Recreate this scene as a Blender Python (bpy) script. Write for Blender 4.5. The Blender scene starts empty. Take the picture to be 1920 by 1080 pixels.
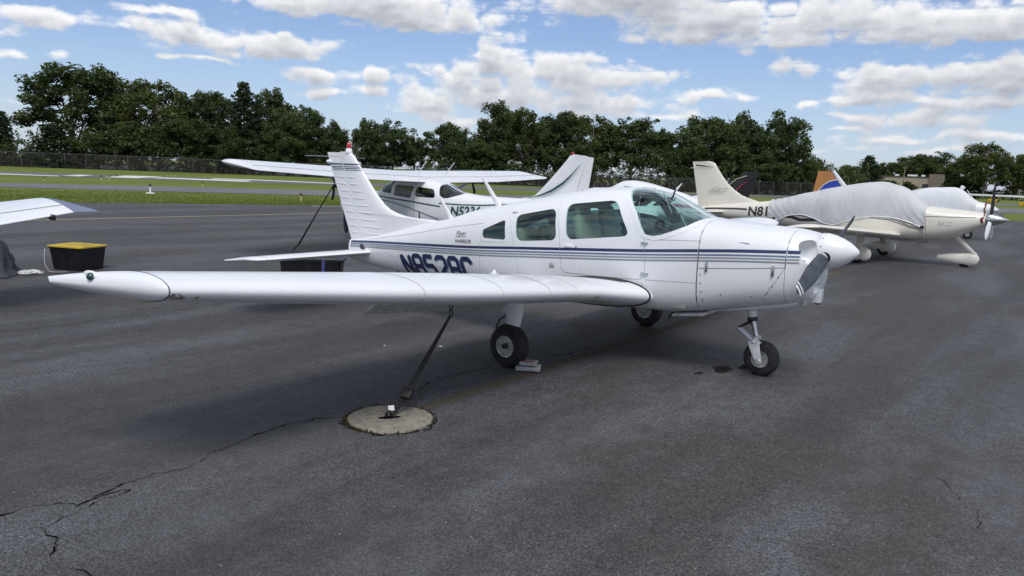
import bpy, bmesh, math, random
import numpy as np
from mathutils import Matrix, Vector, Euler

SC = bpy.context.scene
COL = SC.collection
rad = math.radians

# ------------------------------------------------------------------ camera
cd = bpy.data.cameras.new('camera')
cd.sensor_width = 36.0
cd.lens = 1445.07 * 36.0 / 1920.0
cd.clip_end = 6000
cam = bpy.data.objects.new('camera', cd)
COL.objects.link(cam)
_y, _p, _r = rad(125.87), rad(-8.505), rad(2.26)
_f = Vector((math.cos(_p) * math.cos(_y), math.cos(_p) * math.sin(_y), math.sin(_p)))
_rt = Vector((math.sin(_y), -math.cos(_y), 0))
_up = _rt.cross(_f)
_R = math.cos(_r) * _rt + math.sin(_r) * _up
_U = -math.sin(_r) * _rt + math.cos(_r) * _up
M = Matrix((_R, _U, -_f)).transposed().to_4x4()
M.translation = Vector((4.341, -7.531, 1.898))
cam.matrix_world = M
SC.camera = cam

# ------------------------------------------------------------------ light
SUN_DIR = Vector((0.42, -0.50, 1.0)).normalized()      # towards the sun
SUN_EL = math.asin(SUN_DIR.z)
SUN_AZ = math.atan2(SUN_DIR.x, SUN_DIR.y)               # from +Y clockwise
sd = bpy.data.lights.new('sun', 'SUN')
sd.energy = 2.4
sd.angle = rad(24)
sd.color = (1.0, 0.965, 0.91)
sun = bpy.data.objects.new('sun', sd)
COL.objects.link(sun)
sun.rotation_euler = SUN_DIR.to_track_quat('Z', 'Y').to_euler()
sun.location = (0, 0, 40)
SC.view_settings.view_transform = 'Standard'
SC.view_settings.look = 'None'
SC.view_settings.gamma = 1.0
SC.view_settings.exposure = 0.0
SC.view_settings.use_curve_mapping = False
SC.render.engine = 'CYCLES'
SC.cycles.max_bounces = 8
SC.cycles.transparent_max_bounces = 24

# clouds: azimuth, elevation, half widths (degrees), weight
CLOUDS = [
    (-66.4, 8.2, 2.8, 0.7, 0.8),
    (-68.7, 5.9, 1.0, 0.5, 0.8),
    (-68.7, 7.1, 0.7, 0.4, 0.4),
    (-66.1, 6.3, 0.4, 0.3, 0.5),
    (-59.9, 9.4, 2.6, 0.5, 1),
    (-59.3, 8.3, 3.1, 0.7, 1),
    (-56.0, 7.7, 4.1, 0.9, 1),
    (-52.0, 7.9, 3.0, 0.8, 1),
    (-57.0, 6.7, 3.1, 0.3, 0.8),
    (-46.8, 11.0, 9.9, 1.4, 1.3),
    (-41.9, 10.1, 5.6, 0.9, 1),
    (-50.4, 6.0, 2.4, 0.7, 1.1),
    (-49.2, 4.9, 1.8, 0.4, 1),
    (-46.1, 6.4, 1.6, 0.7, 1.1),
    (-46.4, 5.4, 1.1, 0.5, 0.6),
    (-38.2, 7.9, 2.0, 1.7, 1.2),
    (-33.8, 7.4, 3.0, 1.4, 1.1),
    (-29.6, 6.8, 4.5, 1.2, 1.1),
    (-40.7, 6.4, 2.3, 1.0, 0.9),
    (-37.6, 5.2, 5.4, 1.3, 1),
    (-31.0, 5.1, 5.7, 1.3, 0.9),
    (-42.2, 4.7, 2.1, 0.8, 0.8),
    (-43.0, 7.0, 0.6, 0.4, 0.4),
    (-39.8, 3.6, 3.5, 0.7, 0.7),
    (-28.4, 12.2, 7.8, 1.8, 1.3),
    (-22.8, 10.8, 6.8, 1.6, 1.2),
    (-24.2, 9.8, 4.6, 0.7, 1),
    (-17.4, 9.5, 4.3, 0.9, 0.8),
    (-8.5, 10.1, 6.4, 1.4, 1.2),
    (-13.5, 10.9, 4.9, 1.5, 1.1),
    (-4.5, 10.2, 3.1, 1.5, 1.2),
    (-17.2, 7.7, 1.3, 0.8, 0.6),
    (-22.6, 5.8, 1.8, 0.5, 1),
    (-19.8, 6.0, 0.7, 0.3, 0.4),
    (-16.2, 5.2, 0.8, 0.3, 0.6),
    (-11.9, 7.1, 2.7, 0.9, 1),
    (-7.3, 7.2, 4.2, 1.0, 1.1),
    (-4.1, 6.8, 2.1, 1.3, 1.1),
    (-12.4, 5.8, 2.2, 0.5, 1),
    (-8.6, 5.6, 3.5, 0.6, 0.9),
    (-5.1, 5.5, 3.0, 0.9, 1),
    (-12.6, 4.5, 1.4, 0.4, 0.7),
    (-12.8, 3.7, 1.9, 0.3, 0.9),
    (-8.2, 4.4, 3.5, 0.7, 0.9),
    (-5.1, 3.4, 3.3, 0.5, 0.8),
    (-9.9, 3.1, 3.3, 0.3, 0.6),
    (-12.7, 2.3, 2.3, 0.3, 0.4),
    (-6.5, 2.5, 3.9, 0.3, 0.5),
    (-68.5, 3.0, 1.1, 0.2, 0.3),
    (-25.2, 4.3, 2.2, 0.3, 0.5),
]

class NT:
    """small helper round a node tree"""
    def __init__(s, tree): s.t = tree
    def n(s, kind, **kw):
        nd = s.t.nodes.new(kind)
        ins = kw.pop('ins', {})
        for k, v in kw.items(): setattr(nd, k, v)
        for k, v in ins.items():
            if isinstance(v, bpy.types.NodeSocket): s.t.links.new(v, nd.inputs[k])
            else: nd.inputs[k].default_value = v
        return nd
    def math(s, op, a, b=None, c=None, clamp=False):
        ins = {0: a}
        if b is not None: ins[1] = b
        if c is not None: ins[2] = c
        return s.n('ShaderNodeMath', operation=op, use_clamp=clamp, ins=ins).outputs[0]
    def vmath(s, op, a, b=None, c=None):
        ins = {0: a}
        if b is not None: ins[1] = b
        if c is not None: ins[2] = c
        nd = s.n('ShaderNodeVectorMath', operation=op, ins=ins)
        return nd.outputs['Value'] if op in ('LENGTH', 'DOT_PRODUCT', 'DISTANCE') else nd.outputs[0]
    def noise(s, vec, scale, detail=3, rough=0.55, dist=0.0):
        return s.n('ShaderNodeTexNoise', ins={'Vector': vec, 'Scale': scale, 'Detail': detail, 'Roughness': rough, 'Distortion': dist}).outputs[0]
    def mix(s, fac, a, b, mode='MIX'):
        nd = s.n('ShaderNodeMix', data_type='RGBA', blend_type=mode)
        for k, v in ((0, fac), (6, a), (7, b)):
            if isinstance(v, bpy.types.NodeSocket): s.t.links.new(v, nd.inputs[k])
            else: nd.inputs[k].default_value = (*v, 1) if isinstance(v, tuple) and len(v) == 3 else v
        return nd.outputs[2]
    def smooth(s, v, a, b):
        return s.n('ShaderNodeMapRange', interpolation_type='SMOOTHSTEP', ins={0: v, 1: a, 2: b, 3: 0.0, 4: 1.0}).outputs[0]
    def mapr(s, v, a, b, c, d):
        return s.n('ShaderNodeMapRange', ins={0: v, 1: a, 2: b, 3: c, 4: d}).outputs[0]
    def link(s, a, b): s.t.links.new(a, b)

# broken cumulus computed as a density field over azimuth and elevation (degrees)
AZ0, AZ1, EL0, EL1 = -76.0, 3.0, -1.0, 17.0
def cloud_field(nx=2304, ny=576):
    r = np.random.default_rng(17)
    tab = r.random((256, 256)).astype(np.float32)
    def vn(x, y):
        xi = np.floor(x).astype(np.int32); yi = np.floor(y).astype(np.int32); fx = x - xi; fy = y - yi
        fx = fx * fx * fx * (fx * (fx * 6 - 15) + 10); fy = fy * fy * fy * (fy * (fy * 6 - 15) + 10)
        a, b_, c, d = tab[yi & 255, xi & 255], tab[yi & 255, (xi + 1) & 255], tab[(yi + 1) & 255, xi & 255], tab[(yi + 1) & 255, (xi + 1) & 255]
        return (a + (b_ - a) * fx) * (1 - fy) + (c + (d - c) * fx) * fy
    def fbm(x, y, o, g=0.5, billow=False):
        s = 0; n = 0; amp = 1
        for k in range(o):
            v = vn(x * 2.03 ** k + 17.3 * k, y * 2.03 ** k + 9.1 * k)
            s = s + amp * (np.abs(2 * v - 1) if billow else v); n += amp; amp *= g
        return s / n
    az, el = np.meshgrid(np.linspace(AZ0, AZ1, nx, dtype=np.float32), np.linspace(EL0, EL1, ny, dtype=np.float32))
    wx = (fbm(az * .45, el * .8, 5) - .5) * 2.2; wy = (fbm(az * .45 + 40, el * .8 + 11, 5) - .5) * 1.0
    u, v = az + wx, el + wy
    D = np.full(az.shape, -3.0, np.float32)
    for (a, e, ra, re, wt_) in CLOUDS:
        ra *= 1.02; re *= 1.05
        dy = (v - e) / re; dy = np.where(dy < 0, dy * 1.35, dy)
        q = wt_ * (1 - np.sqrt(((u - a) / ra) ** 2 + dy ** 2))
        D = np.maximum(D, q) + .22 * np.exp(-np.minimum(np.abs(D - q), 20) * 5)
    flat = np.clip(1 - el / 14, .25, 1)           # lower clouds are seen more from the side: flatter
    puff = fbm(az * .50, el * .95, 5, .46, True)
    D = D + .95 * (puff - .32) + .40 * (fbm(az * 1.2 + 5, el * 2.4, 5) - .5)
    alpha = np.clip((D + .06) / .62, 0, 1); alpha = alpha * alpha * (3 - 2 * alpha)
    dens = np.clip(D, 0, 1.6) * alpha
    od = np.zeros_like(D); dv = (EL1 - EL0) / ny; dec = math.exp(-dv / 1.5)
    acc = np.zeros(nx, np.float32)
    for j in range(ny - 1, -1, -1):
        acc = acc * dec + dens[j] * dv; od[j] = acc
    k = 12
    up = np.roll(D, -k, 0); side = np.roll(D, 5, 1)
    relief = np.clip((D - up) * .34 + (D - side) * .10, -.22, .26)
    lit = np.clip(np.exp(-1.5 * od) + relief + .04, 0, 1)
    return alpha, lit

def cloud_image():
    al, lit = cloud_field()
    h, w_ = al.shape
    im = bpy.data.images.new('cloud_field', w_, h, alpha=False, float_buffer=True)
    im.colorspace_settings.name = 'Non-Color'
    px = np.ones((h, w_, 4), np.float32); px[..., 0] = al; px[..., 1] = lit; px[..., 2] = 0
    im.pixels.foreach_set(px.ravel()); im.update(); im.pack()
    return im

w = bpy.data.worlds.new('World')
SC.world = w
w.use_nodes = True
wt = w.node_tree
wt.nodes.clear()
t = NT(wt)
co = t.n('ShaderNodeTexCoord').outputs['Generated']
sep = t.n('ShaderNodeSeparateXYZ', ins={0: co})
az = t.math('MULTIPLY', t.math('ARCTAN2', sep.outputs[0], sep.outputs[1]), 57.29578)
el = t.math('MULTIPLY', t.math('ARCSINE', sep.outputs[2]), 57.29578)
uv = t.n('ShaderNodeCombineXYZ', ins={0: az, 1: el}).outputs[0]
ic = t.n('ShaderNodeCombineXYZ', ins={0: t.mapr(az, AZ0, AZ1, 0.0, 1.0), 1: t.mapr(el, EL0, EL1, 0.0, 1.0)}).outputs[0]
tex = t.n('ShaderNodeTexImage', image=cloud_image(), extension='EXTEND', interpolation='Linear', ins={0: ic})
chn = t.n('ShaderNodeSeparateColor', ins={0: tex.outputs[0]})
# beyond the part of the sky the photograph shows the same broken cumulus goes on
lo = t.noise(t.vmath('MULTIPLY', uv, (0.075, 0.15, 0.0)), 1.0, 5, 0.6)
m_out = t.math('MAXIMUM', t.smooth(t.math('ABSOLUTE', t.math('ADD', az, 36.5)), 34.5, 38.5), t.smooth(el, 12.6, 16.0))
def fmix(f, a_, b_): return t.n('ShaderNodeMix', data_type='FLOAT', ins={0: f, 2: a_, 3: b_}).outputs[0]
alpha = fmix(m_out, chn.outputs[0], t.smooth(lo, 0.44, 0.56))
lit = fmix(m_out, chn.outputs[1], t.mapr(lo, 0.48, 0.75, 0.85, 0.35))
sky = t.n('ShaderNodeTexSky', sky_type='NISHITA', sun_disc=False, sun_elevation=SUN_EL, sun_rotation=SUN_AZ,
          air_density=1.0, dust_density=0.25, ozone_density=2.2)
skyc = t.vmath('MULTIPLY', sky.outputs[0], (0.098, 0.100, 0.118))
ccol = t.mix(lit, (0.43, 0.46, 0.53), (0.95, 0.96, 0.98))
skyc = t.mix(t.mapr(el, 0.0, 9.0, 0.62, 0.10), skyc, (0.46, 0.58, 0.76))
skyv = t.mix(alpha, skyc, ccol)
bg = t.n('ShaderNodeBackground', ins={0: skyv, 1: 1.0})
t.link(bg.outputs[0], t.n('ShaderNodeOutputWorld').inputs[0])
w.cycles.sampling_method = 'MANUAL'
w.cycles.sample_map_resolution = 256

# ------------------------------------------------------------------ materials
def principled(name, color=(0.8, 0.8, 0.8), rough=0.5, metal=0.0, spec=0.5, coat=0.0):
    m = bpy.data.materials.new(name)
    m.use_nodes = True
    b = m.node_tree.nodes['Principled BSDF']
    b.inputs['Base Color'].default_value = (*color, 1)
    b.inputs['Roughness'].default_value = rough
    b.inputs['Metallic'].default_value = metal
    b.inputs['Specular IOR Level'].default_value = spec
    b.inputs['Coat Weight'].default_value = coat
    b.inputs['Coat Roughness'].default_value = 0.12
    return m, NT(m.node_tree), b

def mottled(name, c1, c2, scale=4.0, rough=0.5, metal=0.0, bump=0.0, bscale=60.0, detail=5, coat=0.0, spec=0.5, stretch=(1, 1, 1)):
    m, t, b = principled(name, c1, rough, metal, spec, coat)
    oc = t.n('ShaderNodeTexCoord').outputs['Object']
    v = t.vmath('MULTIPLY', oc, stretch)
    f = t.noise(v, scale, detail, 0.6)
    t.link(t.mix(t.smooth(f, 0.38, 0.66), c1, c2), b.inputs['Base Color'])
    t.link(t.mapr(t.noise(v, scale * 2.3, 4), 0.3, 0.7, rough * 0.8, min(1, rough * 1.25)), b.inputs['Roughness'])
    if bump:
        bn = t.n('ShaderNodeBump', ins={'Strength': bump, 'Distance': 0.01, 'Height': t.noise(oc, bscale, 4)})
        t.link(bn.outputs[0], b.inputs['Normal'])
    return m

def paint(name, col, dirty=0.10, rough=0.28):
    d = tuple(c * (1 - dirty) for c in col)
    return mottled(name, col, d, 1.1, rough, coat=0.25, detail=3)

MAT = {}
MAT['white'] = paint('white_paint', (0.80, 0.815, 0.835), 0.035)
MAT['white_b'] = paint('white_paint_older', (0.78, 0.79, 0.80), 0.05)
MAT['cream'] = paint('cream_paint', (0.76, 0.725, 0.635), 0.05)
MAT['dirty_white'] = mottled('soiled_white_paint', (0.74, 0.74, 0.73), (0.50, 0.49, 0.47), 9, 0.45)
MAT['navy'] = paint('navy_paint', (0.022, 0.035, 0.11), 0.2)
MAT['steel_blue'] = paint('steel_blue_paint', (0.13, 0.19, 0.29), 0.15)
MAT['grey_line'] = paint('grey_line_paint', (0.26, 0.28, 0.31), 0.15)
MAT['green'] = paint('dark_green_paint', (0.012, 0.075, 0.075), 0.2)
MAT['black_paint'] = paint('black_paint', (0.012, 0.012, 0.014), 0.2, 0.35)
MAT['charcoal'] = paint('charcoal_paint', (0.035, 0.035, 0.038), 0.2, 0.4)
MAT['periwinkle'] = paint('grey_blue_paint', (0.13, 0.15, 0.26), 0.15, 0.4)
MAT['orange'] = paint('orange_paint', (0.50, 0.22, 0.06), 0.15)
MAT['blue'] = paint('blue_paint', (0.02, 0.06, 0.45), 0.15)
MAT['magenta'] = paint('crimson_paint', (0.35, 0.02, 0.07), 0.15)
MAT['seam'] = principled('panel_gap', (0.06, 0.065, 0.07), 0.8)[0]
MAT['seam_soft'] = principled('shallow_panel_joint', (0.32, 0.33, 0.34), 0.7)[0]
MAT['rubber'] = mottled('tyre_rubber', (0.012, 0.012, 0.013), (0.025, 0.024, 0.023), 14, 0.75, bump=0.1, bscale=90)
MAT['black_plastic'] = mottled('black_plastic', (0.008, 0.008, 0.012), (0.014, 0.014, 0.018), 6, 0.38)
MAT['dark_metal'] = mottled('dark_oily_metal', (0.03, 0.03, 0.03), (0.08, 0.075, 0.07), 30, 0.5, 0.6)
MAT['steel'] = mottled('bright_steel', (0.55, 0.56, 0.58), (0.40, 0.40, 0.41), 20, 0.25, 1.0)
MAT['alloy'] = mottled('cast_alloy', (0.58, 0.58, 0.57), (0.36, 0.35, 0.34), 30, 0.45, 0.35)
MAT['red_lens'] = principled('red_lens', (0.45, 0.01, 0.02), 0.12, coat=0.5)[0]
MAT['green_lens'] = principled('green_lens', (0.005, 0.05, 0.045), 0.06, coat=1.0)[0]
MAT['walkway'] = mottled('black_grip_walkway', (0.02, 0.02, 0.022), (0.07, 0.07, 0.075), 40, 0.9, bump=0.4, bscale=300)
MAT['prop_grey'] = mottled('grey_propeller_paint', (0.045, 0.053, 0.070), (0.065, 0.074, 0.092), 6, 0.5, spec=0.3)
MAT['prop_white'] = mottled('white_tip_paint', (0.7, 0.7, 0.7), (0.55, 0.55, 0.55), 20, 0.5)
MAT['webbing'] = mottled('black_webbing', (0.012, 0.012, 0.013), (0.03, 0.03, 0.032), 50, 0.85, bump=0.3, bscale=400)
MAT['liner'] = mottled('cabin_lining', (0.30, 0.30, 0.28), (0.24, 0.24, 0.22), 5, 0.85)
MAT['seat'] = mottled('tan_seat_vinyl', (0.33, 0.31, 0.25), (0.24, 0.22, 0.18), 5, 0.6)
MAT['panel_black'] = mottled('instrument_panel_black', (0.02, 0.02, 0.022), (0.04, 0.04, 0.042), 12, 0.6)

def glass(name, tint, rough=0.02, ior=1.5, gloss=1.0):
    m = bpy.data.materials.new(name); m.use_nodes = True
    m.node_tree.nodes.clear(); t = NT(m.node_tree)
    tr = t.n('ShaderNodeBsdfTransparent', ins={0: (*tint, 1)})
    oc = t.n('ShaderNodeTexCoord').outputs['Object']
    bn = t.n('ShaderNodeBump', ins={'Strength': 0.03, 'Distance': 0.02, 'Height': t.noise(oc, 2.0, 1)})
    gl = t.n('ShaderNodeBsdfGlossy', ins={0: (gloss, gloss, gloss, 1), 'Roughness': rough, 'Normal': bn.outputs[0]})
    fc = t.n('ShaderNodeLayerWeight', ins={0: 0.5, 'Normal': bn.outputs[0]}).outputs['Facing']
    fr = t.math('MULTIPLY_ADD', t.math('POWER', fc, 5.0), 0.85, ((ior - 1) / (ior + 1)) ** 2)
    df = t.n('ShaderNodeBsdfDiffuse', ins={0: (0.5, 0.6, 0.6, 1)})
    mx = t.n('ShaderNodeMixShader', ins={0: t.smooth(t.noise(oc, 9.0, 5), 0.5, 0.9), 1: tr.outputs[0], 2: df.outputs[0]})
    dm = t.n('ShaderNodeMixShader', ins={0: 0.05, 1: tr.outputs[0], 2: mx.outputs[0]})
    ms = t.n('ShaderNodeMixShader', ins={0: fr, 1: dm.outputs[0], 2: gl.outputs[0]})
    t.link(ms.outputs[0], t.n('ShaderNodeOutputMaterial').inputs[0])
    return m
MAT['glass'] = glass('green_tinted_acrylic', (0.81, 0.935, 0.91), ior=1.5)
MAT['glass_clear'] = glass('clear_acrylic', (0.62, 0.64, 0.65))

# ------------------------------------------------------------------ mesh helpers
LOC = {}
def _off(parent):
    while parent is not None:
        if parent.name in LOC: return LOC[parent.name]
        parent = parent.parent
    return Vector((0, 0, 0))

def tag(o, label=None, cat=None, group=None, kind=None):
    if label: o['label'] = label
    if cat: o['category'] = cat
    if group: o['group'] = group
    if kind: o['kind'] = kind
    return o

def thing(name, label, cat, loc=(0, 0, 0), group=None):
    o = bpy.data.objects.new(name, None)
    o.empty_display_size = 0.3
    COL.objects.link(o)
    o.location = loc
    LOC[o.name] = Vector(loc)
    return tag(o, label, cat, group)

def link_mesh(name, me, mat, parent=None):
    if mat is not None and len(me.materials) == 0:
        for m in (mat if isinstance(mat, (list, tuple)) else [mat]):
            me.materials.append(MAT[m] if isinstance(m, str) else m)
    o = bpy.data.objects.new(name, me)
    COL.objects.link(o)
    if parent is not None:
        o.parent = parent
    return o

def mk(name, verts, faces, mat, parent=None, smooth=True, angle=35, mats=None):
    """verts are in world metres; a child is stored relative to its thing's base"""
    off = _off(parent)
    v = np.asarray(verts, dtype=float).reshape(-1, 3) - np.array(off)
    me = bpy.data.meshes.new(name)
    me.from_pydata(v.tolist(), [], [list(map(int, f)) for f in faces])
    if mats is not None: me.polygons.foreach_set('material_index', np.asarray(mats, dtype=np.int32))
    fix(me, smooth, angle)
    return link_mesh(name, me, mat, parent)

def fix(me, smooth=True, angle=35, recalc=True):
    if recalc:
        bm = bmesh.new(); bm.from_mesh(me)
        bmesh.ops.recalc_face_normals(bm, faces=bm.faces)
        bm.to_mesh(me); bm.free()
    if smooth:
        me.polygons.foreach_set('use_smooth', [True] * len(me.polygons))
        me.set_sharp_from_angle(angle=rad(angle))
    me.update()

class B:
    """collects simple shapes into one mesh"""
    def __init__(s): s.v = []; s.f = []; s.m = []
    def add(s, v, f, mi=0):
        o = len(s.v)
        s.v += [tuple(map(float, p)) for p in v]
        s.f += [[i + o for i in q] for q in f]
        s.m += [mi] * len(f)
        return s
    def box(s, c, size, rot=None, mi=0, bev=0.0):
        h = np.array(size) / 2.0
        if bev > 0:
            bm = bmesh.new(); bmesh.ops.create_cube(bm, size=1.0)
            for q in bm.verts: q.co = Vector((q.co.x * size[0], q.co.y * size[1], q.co.z * size[2]))
            bmesh.ops.bevel(bm, geom=bm.edges[:], offset=bev, segments=2, profile=0.5, affect='EDGES')
            bm.verts.index_update()
            v = np.array([q.co[:] for q in bm.verts]); f = [[q.index for q in p.verts] for p in bm.faces]; bm.free()
        else:
            v = np.array([(x, y, z) for x in (-h[0], h[0]) for y in (-h[1], h[1]) for z in (-h[2], h[2])])
            f = [(0, 1, 3, 2), (4, 6, 7, 5), (0, 4, 5, 1), (2, 3, 7, 6), (0, 2, 6, 4), (1, 5, 7, 3)]
        if rot is not None:
            R = np.array(rot.to_matrix() if isinstance(rot, Euler) else rot); v = v @ R.T
        return s.add(v + np.array(c), f, mi)
    def tube(s, pts, r, n=8, mi=0, cap=True, flat=1.0):
        pts = [Vector(p) for p in pts]
        rr = r if isinstance(r, (list, tuple)) else [r] * len(pts)
        rings = []
        pu = None
        for i, p in enumerate(pts):
            d = (pts[min(i + 1, len(pts) - 1)] - pts[max(i - 1, 0)]).normalized()
            if pu is None:
                a = Vector((0, 0, 1)) if abs(d.z) < 0.9 else Vector((1, 0, 0))
                pu = d.cross(a).normalized()
            u = (pu - d * pu.dot(d)).normalized(); pu = u
            w = d.cross(u)
            rings.append([p + (u * math.cos(k * 2 * math.pi / n) + w * math.sin(k * 2 * math.pi / n) * flat) * rr[i] for k in range(n)])
        v = [q for rg in rings for q in rg]
        f = [(i * n + k, i * n + (k + 1) % n, (i + 1) * n + (k + 1) % n, (i + 1) * n + k) for i in range(len(pts) - 1) for k in range(n)]
        if cap: f += [tuple(range(n))[::-1], tuple((len(pts) - 1) * n + k for k in range(n))]
        return s.add(v, f, mi)
    def lathe(s, prof, c, axis=(0, 0, 1), n=24, mi=0, caps=True):
        """prof: (distance along axis, radius)"""
        ax = Vector(axis).normalized()
        a = Vector((0, 0, 1)) if abs(ax.z) < 0.9 else Vector((1, 0, 0))
        u = ax.cross(a).normalized(); w = ax.cross(u); c = Vector(c)
        v = [c + ax * h + (u * math.cos(k * 2 * math.pi / n) + w * math.sin(k * 2 * math.pi / n)) * max(r, 1e-4) for h, r in prof for k in range(n)]
        f = [(i * n + k, i * n + (k + 1) % n, (i + 1) * n + (k + 1) % n, (i + 1) * n + k) for i in range(len(prof) - 1) for k in range(n)]
        if caps: f += [tuple(range(n))[::-1], tuple((len(prof) - 1) * n + k for k in range(n))]
        return s.add(v, f, mi)
    def loft(s, rings, cap=True, mi=0, closed=True):
        n = len(rings[0]); v = [p for r in rings for p in r]
        m = n if closed else n - 1
        f = [(i * n + k, i * n + (k + 1) % n, (i + 1) * n + (k + 1) % n, (i + 1) * n + k) for i in range(len(rings) - 1) for k in range(m)]
        if cap and closed: f += [tuple(range(n))[::-1], tuple((len(rings) - 1) * n + k for k in range(n))]
        return s.add(v, f, mi)
    def prism(s, poly, axis, a, b, mi=0):
        """poly of 2-D points extruded along axis 0/1/2 from a to b"""
        idx = [i for i in range(3) if i != axis]
        def P(q, h):
            r = [0, 0, 0]; r[idx[0]] = q[0]; r[idx[1]] = q[1]; r[axis] = h; return r
        n = len(poly)
        v = [P(q, a) for q in poly] + [P(q, b) for q in poly]
        f = [tuple(range(n)), tuple(range(2 * n - 1, n - 1, -1))] + [(i, (i + 1) % n, n + (i + 1) % n, n + i) for i in range(n)]
        return s.add(v, f, mi)
    def build(s, name, mat, parent=None, smooth=True, angle=35):
        return mk(name, s.v, s.f, mat, parent, smooth, angle, s.m if isinstance(mat, (list, tuple)) else None)

def pchip(xs, ys, x):
    xs = np.asarray(xs, float); ys = np.asarray(ys, float); h = np.diff(xs); d = np.diff(ys) / h
    m = np.zeros(len(xs)); m[0] = d[0]; m[-1] = d[-1]
    for i in range(1, len(xs) - 1):
        if d[i - 1] * d[i] > 0:
            w1 = 2 * h[i] + h[i - 1]; w2 = h[i] + 2 * h[i - 1]; m[i] = (w1 + w2) / (w1 / d[i - 1] + w2 / d[i])
    x = float(min(max(x, xs[0]), xs[-1])); i = int(min(max(np.searchsorted(xs, x) - 1, 0), len(h) - 1))
    t = (x - xs[i]) / h[i]
    return (2 * t**3 - 3 * t**2 + 1) * ys[i] + (t**3 - 2 * t**2 + t) * h[i] * m[i] + (-2 * t**3 + 3 * t**2) * ys[i + 1] + (t**3 - t**2) * h[i] * m[i + 1]

class Hull:
    """fuselage of superelliptic sections; stations: x, top, bottom, half width, widest height, upper and lower exponent"""
    def __init__(s, st, yc=0.0): s.st = np.array(st, float); s.yc = yc
    def par(s, x): return [pchip(s.st[:, 0], s.st[:, k], x) for k in range(1, 7)]
    def ysurf(s, x, z, side=-1):
        zt, zb, w, zc, nu, nl = s.par(x)
        r = (z - zc) / (zt - zc) if z > zc else (zc - z) / (zc - zb)
        n = nu if z > zc else nl
        return s.yc + side * w * max(0.0, 1 - min(1.0, r) ** n) ** (1 / n)
    def ztop(s, x, y=0.0):
        zt, zb, w, zc, nu, nl = s.par(x)
        return zc + (zt - zc) * max(0.0, 1 - min(1.0, abs(y - s.yc) / w) ** nu) ** (1 / nu)
    def ring(s, x, n=56, inset=0.0):
        zt, zb, w, zc, nu, nl = s.par(x)
        zt -= inset; zb += inset; w -= inset
        out = []
        for k in range(n):
            a = 2 * math.pi * k / n
            c, q = math.cos(a), math.sin(a)
            # spread points evenly along the boxy outline
            e = nu if q >= 0 else nl
            rr = (abs(c) ** e + abs(q) ** e) ** (-1 / e)
            y = c * rr * w; z = q * rr * ((zt - zc) if q >= 0 else (zc - zb))
            out.append((x, s.yc + y, zc + z))
        return out
    def loft(s, x0, x1, nx=60, n=56, inset=0.0):
        b = B(); b.loft([s.ring(x0 + (x1 - x0) * i / nx, n, inset) for i in range(nx + 1)]); return b
    def on(s, x, z, side=-1, out=0.002):
        """point on the skin, pushed outward"""
        e = 0.004
        y = s.ysurf(x, z, side)
        dx = (s.ysurf(x + e, z, side) - s.ysurf(x - e, z, side)) / (2 * e)
        dz = (s.ysurf(x, z + e, side) - s.ysurf(x, z - e, side)) / (2 * e)
        nrm = Vector((-dx * side, 1.0, -dz * side)) if side > 0 else Vector((dx, -1.0, dz))
        nrm.normalize()
        return Vector((x, y, z)) + nrm * out

def ribbon_on(h, pts, width, name, mat, parent, side=-1, out=0.002, sub=10, lift=True):
    """flat band along points (x, z) on the hull's side"""
    P = []
    for i in range(len(pts) - 1):
        a, c = np.array(pts[i]), np.array(pts[i + 1])
        k = max(1, int(np.linalg.norm(c - a) * sub))
        for j in range(k): P.append(a + (c - a) * j / k)
    P.append(np.array(pts[-1]))
    P = np.array(P); v = []; f = []
    for i, p in enumerate(P):
        d = P[min(i + 1, len(P) - 1)] - P[max(i - 1, 0)]; d = d / (np.linalg.norm(d) + 1e-9)
        nn = np.array([-d[1], d[0]])
        wd = width[min(i, len(width) - 1)] if isinstance(width, (list, tuple)) else width
        for s_ in (-0.5, 0.0, 0.5):
            q = p + nn * wd * s_
            v.append(h.on(q[0], q[1], side, out))
        if i:
            o = i * 3
            f += [(o - 3, o - 2, o + 1, o), (o - 2, o - 1, o + 2, o + 1)]
    return mk(name, v, f, mat, parent)

def evaluate(o):
    dg = bpy.context.evaluated_depsgraph_get()
    dg.update()
    return bpy.data.meshes.new_from_object(o.evaluated_get(dg))

def boolean(verts_faces, cutters, op='DIFFERENCE', solid=0.0, mats=None, self_=False):
    """cut a closed shape with closed cutters; returns a mesh"""
    tmp = []
    def raw(b, nm):
        me = bpy.data.meshes.new(nm); me.from_pydata([tuple(p) for p in b.v], [], b.f)
        bm = bmesh.new(); bm.from_mesh(me); bmesh.ops.recalc_face_normals(bm, faces=bm.faces); bm.to_mesh(me); bm.free()
        o = bpy.data.objects.new(nm, me); COL.objects.link(o); tmp.append(o); return o
    o = raw(verts_faces, 'tmp_body')
    if mats:
        for m in mats: o.data.materials.append(MAT[m])
    if solid:
        md = o.modifiers.new('s', 'SOLIDIFY'); md.thickness = solid; md.offset = -1
        if mats and len(mats) > 1: md.material_offset = 1
    c = B()
    for q in cutters: c.add(q.v, q.f)
    co_ = raw(c, 'tmp_cut')
    if mats: co_.data.materials.append(MAT[mats[0]])
    md = o.modifiers.new('b', 'BOOLEAN'); md.operation = op; md.object = co_; md.solver = 'EXACT'
    md.use_self = self_
    me = evaluate(o)
    for q in tmp:
        m_ = q.data; bpy.data.objects.remove(q); bpy.data.meshes.remove(m_)
    return me

def put(name, me, mat, parent, angle=30):
    """a mesh in world metres becomes a part"""
    off = _off(parent)
    me.transform(Matrix.Translation(-off))
    fix(me, True, angle, recalc=False)
    return link_mesh(name, me, mat, parent)

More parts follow.
